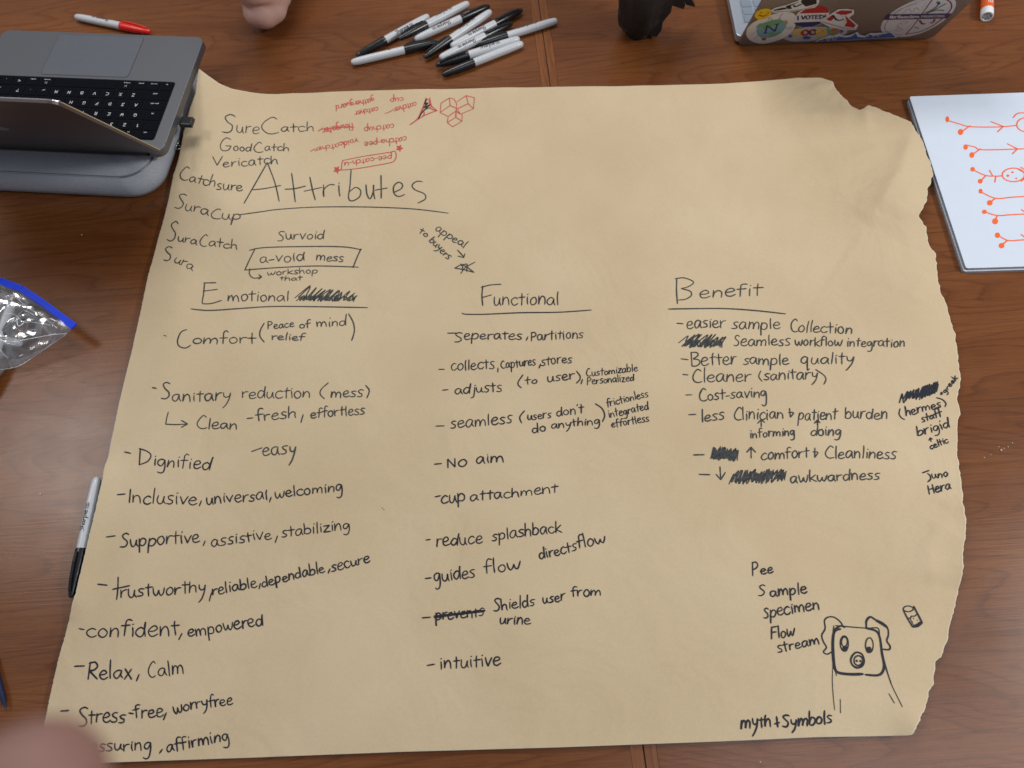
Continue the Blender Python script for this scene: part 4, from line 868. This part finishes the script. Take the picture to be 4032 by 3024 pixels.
class Stick:
    def __init__(s, name, ox, oy, k, z, label): s.t = Tile(ox, oy, k); s.z = z; s.root = None; s.name = name; s.label = label
    def poly(s, pts, m, name='patch', sm=False, lift=0):
        P = s.t.P(pts)
        if sm: P = smooth_pts(P + [P[0]], 6)[:-1]
        z1 = s.z + lift; mb = MB()
        a = [onlid(p, z1 - .0001) for p in P]; c = [onlid(p, z1) for p in P]; n = len(P)
        mb.add(a + c, [tuple(range(n)), tuple(range(n, 2*n))[::-1]] + [(i, (i+1) % n, n+(i+1) % n, n+i) for i in range(n)])
        o = mb.build(s.name if s.root is None else name, m, l2 if s.root is None else s.root)
        if s.root is None: s.root = o; o['label'] = s.label
        return o
    def line(s, strokes, m, w=.0009, name='line', lift=.0002):
        mb = MB()
        for i, st in enumerate(strokes):
            C = [onlid(p, s.z + lift + i*3e-6) for p in smooth_pts(s.t.P(st), 4)]; mb.ribbon(C, w, LNl)
        return mb.build(name, m, s.root)
    def text(s, t, x0, y0, x1, y1, xh, asc, m, w=.0009, lift=.0002, slant=0, name='lettering'):
        a = s.t.P([(x0, y0), (x1, y1)]); mb = MB()
        for i, P in enumerate(layout(t, *a[0], *a[1], xh/s.t.k, asc/s.t.k, slant, .01, step=3)):
            mb.ribbon([onlid(p, s.z + lift + i*3e-6) for p in P], w, LNl)
        return mb.build(name, m, s.root)
T3 = (2800, 0, 4.022); T4 = (3350, 0, 3.687)
s1 = Stick('round_sticker', *T3, .0002, 'white round sticker with a blue and green globe and the letter N')
s1.poly([(552, 540), (575, 450), (650, 370), (780, 300), (950, 235), (1130, 195), (1270, 200), (1335, 245), (1350, 330), (1320, 440), (1240, 535), (1120, 615), (950, 672), (800, 692), (680, 668), (590, 615)], wht, sm=True)
s1.poly([(715, 500), (735, 430), (820, 370), (950, 325), (1090, 315), (1180, 350), (1185, 430), (1120, 510), (1000, 575), (860, 605), (760, 580)], lbl, 'globe', True, .00012)
s1.poly([(710, 440), (760, 380), (850, 360), (960, 320), (1090, 312), (1140, 345), (1060, 385), (980, 410), (900, 440), (850, 480), (810, 420)], grn, 'land', True, .00022); s1.poly([(905, 520), (960, 505), (1010, 530), (1090, 500), (1120, 515), (1020, 570), (950, 585)], grn, 'land', True, .00022)
s1.line([[(862, 525), (885, 405), (885, 405), (1012, 498), (1012, 498), (1048, 385)], [(835, 522), (885, 525)], [(1020, 388), (1075, 380)]], navy, .0022, 'letter', .0004)
s1.line([[(1070, 310), (1090, 270), (1135, 215)], [(1060, 300), (1110, 305)], [(900, 320), (930, 270), (960, 310)], [(1200, 440), (1290, 430)], [(1200, 460), (1270, 455)], [(680, 520), (650, 540)], [(680, 610), (740, 575)]], gry, .0011, 'landmarks')
s1.poly([(795, 605), (870, 602), (865, 640), (810, 640)], smat('brown', (.25, .13, .05)), 'landmark', False, .0002); s1.poly([(1165, 315), (1215, 335), (1205, 390), (1180, 360)], org, 'landmark', True, .0002)
s2 = Stick('oval_sticker', *T3, .0003, 'oval red, white and blue sticker reading I VOTED!')
ov = [(1330, 280), (1380, 200), (1500, 140), (1680, 98), (1800, 110), (1860, 160), (1870, 215), (1850, 300), (1760, 370), (1600, 425), (1450, 435), (1350, 405), (1310, 345)]
s2.poly(ov, wht, sm=True); s2.poly([(1400, 215), (1500, 145), (1680, 98), (1800, 110), (1858, 155), (1870, 200), (1700, 206)], redm, 'red_field', True, .0001)
s2.poly([(1312, 360), (1450, 352), (1730, 342), (1760, 368), (1600, 424), (1450, 434), (1350, 406)], navy, 'blue_field', False, .0001); s2.text('I', 1350, 318, 1385, 317, 40, 62, navy, .0022); s2.text('VOTED!', 1425, 310, 1810, 292, 36, 58, navy, .0020, slant=.1)
s3 = Stick('smiley_sticker', *T3, .0005, 'round yellow smiling face sticker'); s3.poly([(690, 250), (710, 195), (770, 155), (850, 135), (920, 140), (958, 175), (950, 225), (900, 275), (820, 305), (740, 308), (700, 285)], yel, sm=True)
s3.line([[(785, 200), (795, 206)], [(900, 196), (910, 200)], [(760, 240), (820, 258), (885, 235)]], blk, .0016, 'face')
s4 = Stick('sneaker_sticker', *T3, .0007, 'white bordered sticker of a black and white sneaker'); s4.poly([(945, 165), (1010, 125), (1200, 75), (1380, 10), (1420, -60), (1700, -60), (1715, 20), (1690, 80), (1640, 120), (1400, 165), (1150, 200), (980, 202)], wht, sm=False)
s4.poly([(985, 160), (1100, 128), (1190, 120), (1190, 145), (1100, 160), (1000, 172)], blk, 'toe', False, .0002); s4.poly([(1180, 100), (1380, 35), (1400, 30), (1260, 95), (1280, 140), (1210, 145)], blk, 'side_panel', False, .0002)
s4.poly([(1420, 20), (1480, -40), (1670, -30), (1672, 60), (1640, 70), (1500, 105), (1440, 60)], blk, 'heel', False, .0002); s4.line([[(975, 188), (1200, 176), (1500, 138), (1660, 85)]], gry, .0016, 'sole'); s4.line([[(1310, 90), (1330, 108), (1420, 72)]], blk, .0030, 'side_mark')
s5 = Stick('sneaker_sticker', *T3, .0009, 'white bordered sticker of a dark red, black and white sneaker'); s5.poly([(1722, 348), (1750, 318), (2012, 146), (2150, 140), (2262, 155), (2264, 222), (2184, 280), (2332, 400), (2290, 474), (2150, 476), (1880, 428)], wht, sm=False)
s5.poly([(1960, 205), (2060, 165), (2235, 170), (2225, 205), (2130, 235), (2040, 232)], redm, 'ankle', False, .0002); s5.poly([(1820, 308), (1915, 240), (1940, 300), (1890, 335)], redm, 'toe', False, .0002); s5.poly([(2120, 245), (2170, 290), (2290, 400), (2260, 440), (2110, 415), (2150, 350)], redm, 'heel', False, .0002)
s5.line([[(1930, 245), (1975, 305), (2025, 325), (2085, 312)]], blk, .0026, 'side_mark', .0004); s5.line([[(1760, 345), (1980, 410), (2150, 452), (2270, 458)]], gry, .0018, 'sole'); s5.line([[(2050+i*14, 240+i*26), (2075+i*14, 232+i*26)] for i in range(5)], blk, .0006, 'laces', .0005)
s6 = Stick('lettering_sticker', *T3, .0001, 'sticker of colourful cartoon letters beside the globe sticker'); s6.poly([(1130, 600), (1250, 520), (1350, 455), (1700, 425), (2050, 450), (2160, 500), (2050, 590), (1850, 625), (1450, 655), (1250, 650)], lgy, sm=True)
for i, (c_, m_) in enumerate((('G', yel), ('o', redm), ('o', mar), ('g', yel), ('l', grn), ('e', org))): s6.text(c_, 1310+i*118, 570-i*8, 1430+i*118, 562-i*8, 78, 105, m_, .0040, .0002+i*.00002)
s6.poly([(1440, 590), (1510, 570), (1590, 590), (1560, 620), (1470, 622)], blu, 'blue_dot', True, .0002); s6.poly([(1215, 570), (1260, 545), (1290, 570), (1250, 600)], blu, 'blue_dot', True, .0002); s6.poly([(2010, 490), (2070, 470), (2100, 500), (2050, 525)], blu, 'blue_dot', True, .0002); s6.poly([(1880, 470), (1990, 450), (2010, 500), (1920, 560), (1880, 540)], grn, 'green_dot', True, .0003)
s7 = Stick('wave_sticker', *T4, .0016, 'long blue brush stroke sticker with white edges along the bottom of the lid')
s7.poly([(-520, 610), (-440, 560), (-380, 540), (-300, 510), (-240, 520), (-170, 480), (-90, 520), (0, 505), (95, 460), (130, 500), (200, 520), (290, 475), (350, 480), (430, 475), (520, 470), (590, 455), (640, 500), (670, 548), (300, 560), (0, 582), (-300, 595)], wht, sm=False)
s7.poly([(-500, 608), (-400, 565), (-280, 550), (-180, 530), (-60, 545), (20, 525), (70, 480), (100, 535), (190, 545), (280, 500), (330, 520), (420, 500), (500, 490), (560, 470), (610, 500), (650, 542), (300, 557), (0, 578), (-300, 592)], blu, 'blue_stroke', False, .0001)
s7.line([[(-430, 590), (-360, 540), (-330, 590), (-270, 530), (-250, 585), (-180, 520)], [(180, 545), (260, 525), (200, 520)], [(320, 540), (360, 490), (400, 530), (440, 490)]], wht, .0010, 'white_scribble')
s8 = Stick('crest_sticker', *T4, .0003, 'large oval sticker split diagonally, with a purple band of lettering')
s8.poly([(432, 400), (455, 330), (520, 250), (640, 150), (800, 60), (980, -10), (1200, -60), (1400, -60), (1510, 0), (1525, 80), (1470, 190), (1350, 300), (1180, 410), (1000, 490), (800, 535), (640, 530), (520, 500), (450, 455)], wht, sm=True)
s8.line([[(490, 400), (530, 310), (640, 200), (800, 100), (1000, 20), (1080, 0)], [(490, 400), (510, 450), (600, 490), (740, 505)]], gry, .0011, 'grey_ring'); s8.line([[(640, 440), (690, 410), (750, 420), (700, 455), (640, 440)], [(710, 340), (770, 310), (830, 320), (770, 350), (710, 345)], [(680, 360), (700, 420)], [(760, 190), (840, 130), (880, 180)], [(900, 170), (950, 110), (990, 150)], [(620, 190), (780, 110), (960, 60)]], gry, .0009, 'grey_emblem')
s8.line([[(740, 520), (860, 400), (1010, 200), (1130, 20), (1160, -20)]], wht, .0040, 'white_divider', .0003); s8.line([[(800, 498), (900, 385), (1020, 220), (1180, 0)], [(800, 498), (1000, 462), (1180, 380), (1330, 270)], [(1400, 200), (1460, 120), (1450, 40), (1380, -10)]], mar, .0016, 'maroon_outline', .0004)
s8.line([[(1080, 190), (1220, 120), (1280, 50)], [(1100, 200), (1260, 120), (1385, 55)], [(1120, 190), (1250, 150), (1350, 155)], [(930, 400), (985, 410)]], smat('dark_green', (.03, .09, .06)), .0016, 'dark_green_stems', .0005); s8.poly([(1240, 30), (1290, 25), (1305, 55), (1270, 75)], smat('teal', (.02, .14, .12)), 'teal_bud', True, .0005)
s8.line([[(1000, 300), (1040, 350), (1075, 345)], [(1215, 285), (1200, 320), (1165, 335)]], smat('rust', (.22, .06, .03)), .0028, 'rust_shapes', .0005)
s8.poly([(482, 290), (540, 215), (1465, 200), (1400, 268)], pur, 'purple_band', False, .0009); s8.text('Northwestern', 565, 270, 985, 262, 30, 44, wht, .0013, .0011, .2); s8.text('ENGINEERING', 1020, 254, 1360, 248, 26, 30, lgy, .0010, .0011, .2)

# ================================================================== whiteboards
wa = un((3580, 380), .0085); wb = un((3803, 1057), .0085); wv = (wa - wb); wl = wv.length; wv.normalize(); wu = Vector((wv.y, -wv.x, 0))
def board(name, off, z0, z1, label):
    r = empty(name, (wb.x, wb.y, z0), label, 'whiteboard', 'lap whiteboards stacked at the right edge')
    r.matrix_world = Matrix.Translation(Vector((wb.x, wb.y, z0)) + off) @ Matrix((wu, wv, UPV)).transposed().to_4x4()
    b = MB(); b.slab(rrect(0, 0, .235, wl, .003, 3), 0, z1-z0-.0006); b.build('board_core', M['board_edge'], r)
    b = MB(); b.slab(rrect(.0002, .0002, .2348, wl-.0002, .003, 3), z1-z0-.0006, z1-z0); b.build('white_face', M['board'], r); return r
br = board('whiteboard', Vector((0, 0, 0)), .0048, .0088, 'white lap whiteboard with orange stick figures drawn on it')
board('whiteboard', Vector((-.0014, -.0016, 0)), 0, .0042, 'plain whiteboard underneath the one with orange stick figures, only its edge showing')
Dt = Tile(3200, 200, 1.6587); bri = br.matrix_world.inverted()
def bdraw(name, strokes, blobs=(), w=.0019):
    mb = MB()
    for i, st in enumerate(strokes): mb.ribbon([bri @ un(p, .0090 + i*4e-6) for p in smooth_pts(Dt.P(st), 6)], w, UPV)
    for x, y, rx, ry in blobs: blobp(mb, Dt.P([(x, y)])[0], rx/1.6587, ry/1.6587, mapper=lambda p: bri @ un(p, .00908), n=10)
    mb.build(name, M['orange_ink'], br)
SF = 'stick_figure_drawing'
bdraw(SF, [[(885, 455), (960, 478), (1030, 495), (1215, 497), (1330, 487)], [(1027, 490), (970, 530)], [(1165, 462), (1245, 494), (1245, 494), (1208, 528)], ell(1395, 482, 62, 46), [(1400, 405), (1340, 408), (1310, 435)]], [(880, 447, 12, 20), (966, 530, 18, 20)])
bdraw(SF, [[(1000, 615), (1060, 628), (1110, 646), (1380, 640), (1440, 638)], [(1095, 640), (1040, 680)], [(1272, 607), (1338, 640), (1338, 640), (1305, 672)], ell(1500, 640, 60, 46)], [(999, 628, 15, 18), (1040, 680, 16, 19)])
bdraw(SF, [[(1050, 778), (1135, 815), (1240, 817)], [(1130, 815), (1098, 850)], [(1155, 780), (1175, 815)], [(1195, 825), (1190, 857)], ell(1312, 810, 74, 44), [(1335, 768), (1390, 800)], [(1360, 760), (1410, 790)], [(1362, 850), (1400, 825)]], [(1045, 773, 15, 15), (1095, 851, 16, 16), (1275, 815, 10, 8), (1305, 793, 8, 6), (1330, 833, 7, 5)])
bdraw(SF, [[(1100, 922), (1195, 963), (1300, 956), (1430, 948)], [(1192, 963), (1158, 990)], ell(1480, 945, 55, 42)], [(1097, 916, 13, 16), (1157, 992, 19, 18)])
bdraw(SF, [[(1125, 1052), (1205, 1075), (1300, 1070), (1430, 1064)], [(1205, 1075), (1192, 1110)], [(1365, 1038), (1400, 1062)], ell(1490, 1062, 55, 42)], [(1122, 1051, 16, 14), (1192, 1113, 20, 20)])
bdraw(SF, [[(1210, 1205), (1275, 1238), (1350, 1236), (1430, 1230)], [(1272, 1238), (1235, 1268)], [(1362, 1200), (1400, 1228)], ell(1490, 1228, 55, 42)], [(1207, 1204, 17, 18), (1234, 1272, 19, 18)])

# ================================================================== zip bag
zb = empty('zip_bag', (un((140, 1330)).x, un((140, 1330)).y, 0), 'clear plastic zip bag with a bright blue zipper, lying half out of frame at left', 'plastic bag')
zb_i = Matrix.Translation(-zb.location)
zt = [(-330, 1035, .045), (-200, 1062, .045), (-90, 1085, .044), (0, 1112, .042), (80, 1143, .040), (160, 1196, .037), (225, 1245, .034), (287, 1290, .031)]
ZP = []
for q0, q1 in zip(zt, zt[1:]):
    for k in range(6): t = k/6; ZP.append(un((q0[0]+(q1[0]-q0[0])*t, q0[1]+(q1[1]-q0[1])*t), q0[2]+(q1[2]-q0[2])*t))
ZP.append(un(zt[-1][:2], zt[-1][2])); ZL = len(ZP)
low = [(-330, 1560, .002), (-150, 1545, .002), (0, 1475, .004), (20, 1452, .006), (60, 1445, .008), (110, 1420, .012), (185, 1368, .020), (262, 1316, .028)]
LP_ = resample([(a, b_) for a, b_, c in low], ZL); LZ_ = np.interp(np.linspace(0, 1, ZL), np.linspace(0, 1, len(low)), [c for a, b_, c in low])
def bag_pt(i, j, top):
    a = ZP[i]; c = un(LP_[i], float(LZ_[i])); v = j/39; p = a*(1-v) + c*v; u = 1 - i/(ZL-1); e = min(1, u*5)*math.sin(math.pi*v)
    n1 = mnoise.fractal(Vector((p.x*22, p.y*22, 3 if top else 9)), 1, 2, 4); n2 = abs(mnoise.noise(Vector((p.x*30+p.y*22, p.y*40-p.x*12, 1))))
    p.z += e*(.016 + .010*n1 - .010*n2) if top else -e*(.022 + .004*n1)
    p.z = max(.0010, p.z); return p
for top in (True, False):
    b = MB(); b.v = [tuple(zb_i @ bag_pt(i, j, top)) for j in range(40) for i in range(ZL)]
    b.f = [(j*ZL+i, j*ZL+i+1, (j+1)*ZL+i+1, (j+1)*ZL+i) for j in range(39) for i in range(ZL-1)]; b.m = [0]*len(b.f)
    b.build('plastic_film', M['film'], zb, smooth=True)
b = MB()
for o0, wz, lift, th in ((.0020, .0092, 0, .0012), (.0050, .0011, .0012, .0006), (.0024, .0011, .0012, .0006), (-.0002, .0011, .0012, .0006)):
    for k in range(ZL-1):
        c0, c1 = ZP[k] + Vector((0, 0, lift)), ZP[k+1] + Vector((0, 0, lift)); d = (c1-c0).normalized(); sd2 = UPV.cross(d).normalized()
        q = []
        for c, ee in ((c0, k), (c1, k+1)):
            q += [c + sd2*(o0-wz/2) - UPV*th, c + sd2*(o0+wz/2) - UPV*th, c + sd2*(o0+wz/2) + UPV*th*.3, c + sd2*(o0-wz/2) + UPV*th*.3]
        b.add([zb_i @ x for x in q], [(0, 1, 2, 3), (7, 6, 5, 4), (0, 4, 5, 1), (1, 5, 6, 2), (2, 6, 7, 3), (3, 7, 4, 0)])
b.build('zipper_strip', M['blue_zip'], zb)
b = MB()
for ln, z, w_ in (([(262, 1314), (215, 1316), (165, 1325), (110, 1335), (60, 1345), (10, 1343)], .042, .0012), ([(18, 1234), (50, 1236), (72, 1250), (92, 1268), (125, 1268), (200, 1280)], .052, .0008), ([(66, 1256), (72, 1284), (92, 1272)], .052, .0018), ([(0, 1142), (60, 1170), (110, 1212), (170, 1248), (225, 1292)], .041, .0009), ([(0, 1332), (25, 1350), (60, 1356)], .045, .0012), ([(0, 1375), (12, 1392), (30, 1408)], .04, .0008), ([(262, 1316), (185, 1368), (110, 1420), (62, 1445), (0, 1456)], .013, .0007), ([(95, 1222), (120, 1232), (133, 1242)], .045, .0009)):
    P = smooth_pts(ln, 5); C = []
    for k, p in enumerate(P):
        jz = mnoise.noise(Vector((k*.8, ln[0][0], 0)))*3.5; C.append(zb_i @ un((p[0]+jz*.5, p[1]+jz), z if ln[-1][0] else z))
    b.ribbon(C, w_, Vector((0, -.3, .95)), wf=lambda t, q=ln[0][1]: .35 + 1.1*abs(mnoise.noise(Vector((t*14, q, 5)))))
b.build('film_crease_highlight', M['crease_highlight'], zb)  # pale ribbons along the wrinkles, their highlights put into the colour
for e0, e1_, z0, z1, roll, lab in (((46, 1196), (-90, 1590), .028, .012, 2.5, 'marker inside the clear zip bag with its pale end near the blue zipper'), ((-150, 1480), (92, 1235), .012, .026, 1, 'marker inside the clear zip bag whose black cap points up to the zipper'), ((36, 1345), (-250, 1300), .016, .014, 2, 'marker inside the clear zip bag lying lowest, pale end facing right')):
    c = copy_tree(proto); c['label'] = lab; c['group'] = 'markers kept inside the zip bag'; put(c, e0, e1_, z0, z1, roll)

# ================================================================== black figure-like object at the top
bo = empty('black_table_stand', (.232, 1.004, 0), 'black stand with a narrow foot and pointed fins, cut off by the picture top', 'stand')
b = MB(); b.lathe([(0, .0001), (0, .018), (.004, .0205), (.010, .0205), (.013, .0190)], 28, axis='Z'); autosmooth(b.build('foot', M['black_matte'], bo), 30)
b = MB(); pr_ = [(.012, .019), (.015, .027), (.024, .0325), (.034, .0345), (.045, .033), (.056, .037), (.066, .036), (.085, .043), (.12, .046), (.15, .044), (.17, .03), (.175, .0001)]
n = 40; vs = []
for z, r in pr_:
    for j in range(n): t = 2*math.pi*j/n; rr = r*(1 + .03*math.cos(5*t+z*30) + .02*math.cos(9*t) + .05*math.sin(z*70)*math.sin(2*t+1)); vs.append((rr*math.cos(t), rr*math.sin(t), z))
b.add(vs, [(i*n+(j+1) % n, (i+1)*n+(j+1) % n, (i+1)*n+j, i*n+j) for i in range(len(pr_)-1) for j in range(n)]); autosmooth(b.build('ribbed_body', M['black_matte'], bo), 50)
def fin(px, dy, th):
    o3 = Vector((.232, 1.004 + dy, 0)); P = [on_plane(p, o3, Vector((0, 1, 0))) - Vector((.232, 1.004, 0)) for p in px]
    b = MB(); n = len(P); b.add([(p.x, p.y - th/2, p.z) for p in P] + [(p.x, p.y + th/2, p.z) for p in P], [tuple(range(n)), tuple(range(n, 2*n))[::-1]] + [(i, n+i, n+(i+1) % n, (i+1) % n) for i in range(n)])
    o = b.build('pointed_fin', M['black_matte'], bo); bevel(o, .0008); return o
fin([(2540, 100), (2578, 112), (2598, 84), (2604, 50), (2634, 14), (2650, -60), (2540, -60)], .0, .040)
fin([(2600, -20), (2628, 8), (2690, 27), (2697, 10), (2693, -5), (2710, -120), (2600, -140)], .002, .012)
fin([(2690, -10), (2700, 12), (2737, 20), (2722, -10), (2730, -110), (2690, -130)], .008, .010)

# ================================================================== people: an elbow on the table, and the photographer's hand
def tube(mb, P, rad, n=20, flat=1.0):
    P = [Vector(p) for p in P]; C = []; Rr = []
    for i in range(len(P)-1):
        a, b_, c, d = P[max(i-1, 0)], P[i], P[i+1], P[min(i+2, len(P)-1)]
        for k in range(8):
            t = k/8; C.append(.5*(2*b_ + (c-a)*t + (2*a-5*b_+4*c-d)*t*t + (-a+3*b_-3*c+d)*t**3)); q = t*t*(3-2*t); Rr.append(rad[i]*(1-q) + rad[i+1]*q)
    C.append(P[-1]); Rr.append(rad[-1])
    d0 = (C[0]-C[1]).normalized(); d1 = (C[-1]-C[-2]).normalized()
    C0 = [C[0] + d0*rad[0]*math.sin(a) for a in (1.45, 1.1, .75, .38)]; R0 = [rad[0]*math.cos(a) for a in (1.45, 1.1, .75, .38)]
    C1 = [C[-1] + d1*rad[-1]*math.sin(a) for a in (.38, .75, 1.1, 1.45)]; R1 = [rad[-1]*math.cos(a) for a in (.38, .75, 1.1, 1.45)]
    C = C0 + C + C1; Rr = R0 + Rr + R1; t = (C[1]-C[0]).normalized(); u = t.orthogonal().normalized(); vs = []
    for i, c in enumerate(C):
        t = (C[min(i+1, len(C)-1)] - C[max(i-1, 0)]).normalized(); u = (u - t*u.dot(t)).normalized(); w_ = t.cross(u)
        for j in range(n): a = 2*math.pi*j/n; vs.append(c + (u*math.cos(a) + w_*math.sin(a)*flat)*Rr[i])
    k = len(C)
    mb.add(vs, [(i*n+j, i*n+(j+1) % n, (i+1)*n+(j+1) % n, (i+1)*n+j) for i in range(k-1) for j in range(n)] + [tuple(range(n))[::-1], tuple(range((k-1)*n, k*n))])
def fuse(o, vox, it=8):
    r = o.modifiers.new('fuse', 'REMESH'); r.mode = 'VOXEL'; r.voxel_size = vox; r.use_smooth_shade = True
    m_ = o.modifiers.new('smooth', 'SMOOTH'); m_.factor = .5; m_.iterations = it
EO = Vector((-.347, 1.066, 0)); pe = empty('person', EO, "person's bare elbow resting on the table beyond the paper, left of the marker pile", 'person')
b = MB()
tube(b, [(.000, .002, .030), (.002, .016, .052), (-.006, .012, .110), (-.010, .006, .185), (-.004, -.006, .255)], [.0255, .038, .044, .036, .026])
tube(b, [(.000, .002, .032), (.006, .030, .048), (.014, .100, .072), (.022, .190, .110), (.03, .300, .165)], [.0265, .041, .046, .050, .056])
tube(b, [(-.010, .002, .030), (.014, .006, .031)], [.0230, .0220]); skin_patch(M['skin'], (.001, -.006, .058), .008, (.50, .22, .26))
arm = b.build('arm', M['skin'], pe, smooth=True); fuse(arm, .0028, 34)
def cw(px, py, z): return CAMM @ Vector(((px-CX)/F*z, -(py-CY)/F*z, -z))
tip = cw(150, 3095, .100); ph = empty('person', tip, "photographer's blurred fingertip at the lower left corner, close to the camera", 'person')
b = MB(); fd = CAMM.to_3x3()
def off(x, y, z): return fd @ Vector((x, y, z))          # offsets from the fingertip along the camera's right, up, back
tube(b, [off(0, 0, 0), off(-.016, -.008, .003), off(-.036, -.020, .010), off(-.060, -.040, .018)], [.0088, .0094, .0098, .0110])
tube(b, [off(-.012, -.030, .000), off(-.026, -.034, .006), off(-.044, -.044, .012), off(-.064, -.054, .018)], [.0084, .0090, .0096, .0110])
tube(b, [off(-.020, -.052, .000), off(-.034, -.055, .006), off(-.050, -.062, .012), off(-.068, -.070, .018)], [.0080, .0086, .0092, .0105])
tube(b, [off(-.034, -.073, .002), off(-.046, -.075, .006), off(-.060, -.080, .012), off(-.074, -.086, .018)], [.0070, .0075, .0082, .0095])
tube(b, [off(-.040, -.010, .050), off(-.058, -.018, .048), off(-.076, -.038, .042), off(-.088, -.062, .030)], [.0095, .0105, .0120, .0140])
tube(b, [off(-.066, -.042, .022), off(-.086, -.066, .026), off(-.118, -.092, .028), off(-.175, -.130, .030), off(-.26, -.18, .032)], [.020, .026, .025, .024, .030])
tube(b, [off(-.074, -.080, .020), off(-.094, -.090, .024), off(-.120, -.098, .028)], [.016, .020, .020])
hd = b.build('hand', M['skin_shaded'], ph, smooth=True); fuse(hd, .0016, 4)

# ================================================================== small things
pn = empty('dark_pen', (0, 0, 0), 'dark navy pen at the left edge of the picture above the fingertip', 'pen')
b = MB(); b.lathe([(0, .0003), (.003, .0012), (.014, .0036), (.05, .0042), (.13, .0042), (.14, .003), (.1405, .0001)], 16); M['navy_pl'] = mat('navy_plastic', (.015, .02, .06), .3); autosmooth(b.build('barrel', M['navy_pl'], pn))
b = MB(); b.box((.095, -.0012, .0040), (.136, .0012, .0058), 0, .0003); b.build('pocket_clip', M['steel'], pn)
frame_obj(pn, un((24, 2790), .005), un((-45, 2560), .005), .6)
for i, (px, r_) in enumerate((((322, 925), .0008), ((3941, 1773), .0013), ((3968, 1760), .0010), ((3985, 1745), .0009), ((3932, 1760), .0006), ((3953, 1766), .0006), ((3875, 1802), .0006), ((3900, 1791), .0006), ((160, 1946), .0012), ((2993, 3000), .0007))):
    b = MB(); me = bmesh.new(); bmesh.ops.create_icosphere(me, subdivisions=1, radius=r_)
    vs = [tuple(v.co * random.uniform(.7, 1.2)) for v in me.verts]; fs = [tuple(v.index for v in f.verts) for f in me.faces]; me.free(); b.add(vs, fs)
    o = b.build('crumb', M['crumb']); p = un(px, 0); o.location = (p.x, p.y, r_*.55)
    CL = ['tiny pale crumb alone on the bare wood far left, above the zip bag', 'largest pale crumb in the small cluster right of the paper', 'second largest pale crumb in the cluster right of the paper', 'rightmost pale crumb of the cluster right of the paper', 'tiny crumb at the left end of the cluster right of the paper', 'tiny crumb just right of the largest one beside the paper', 'pale crumb right of the paper, nearest to its torn edge', 'faint crumb between the paper edge and the crumb cluster', 'pale crumb on the wood between the zip bag and the marker at left', 'pale speck on the wood below the bottom edge of the paper']
    tag(o, CL[i], 'crumb', 'crumbs right of the paper' if px[0] > 3000 else 'crumbs left of the paper' if px[0] < 1000 else None)
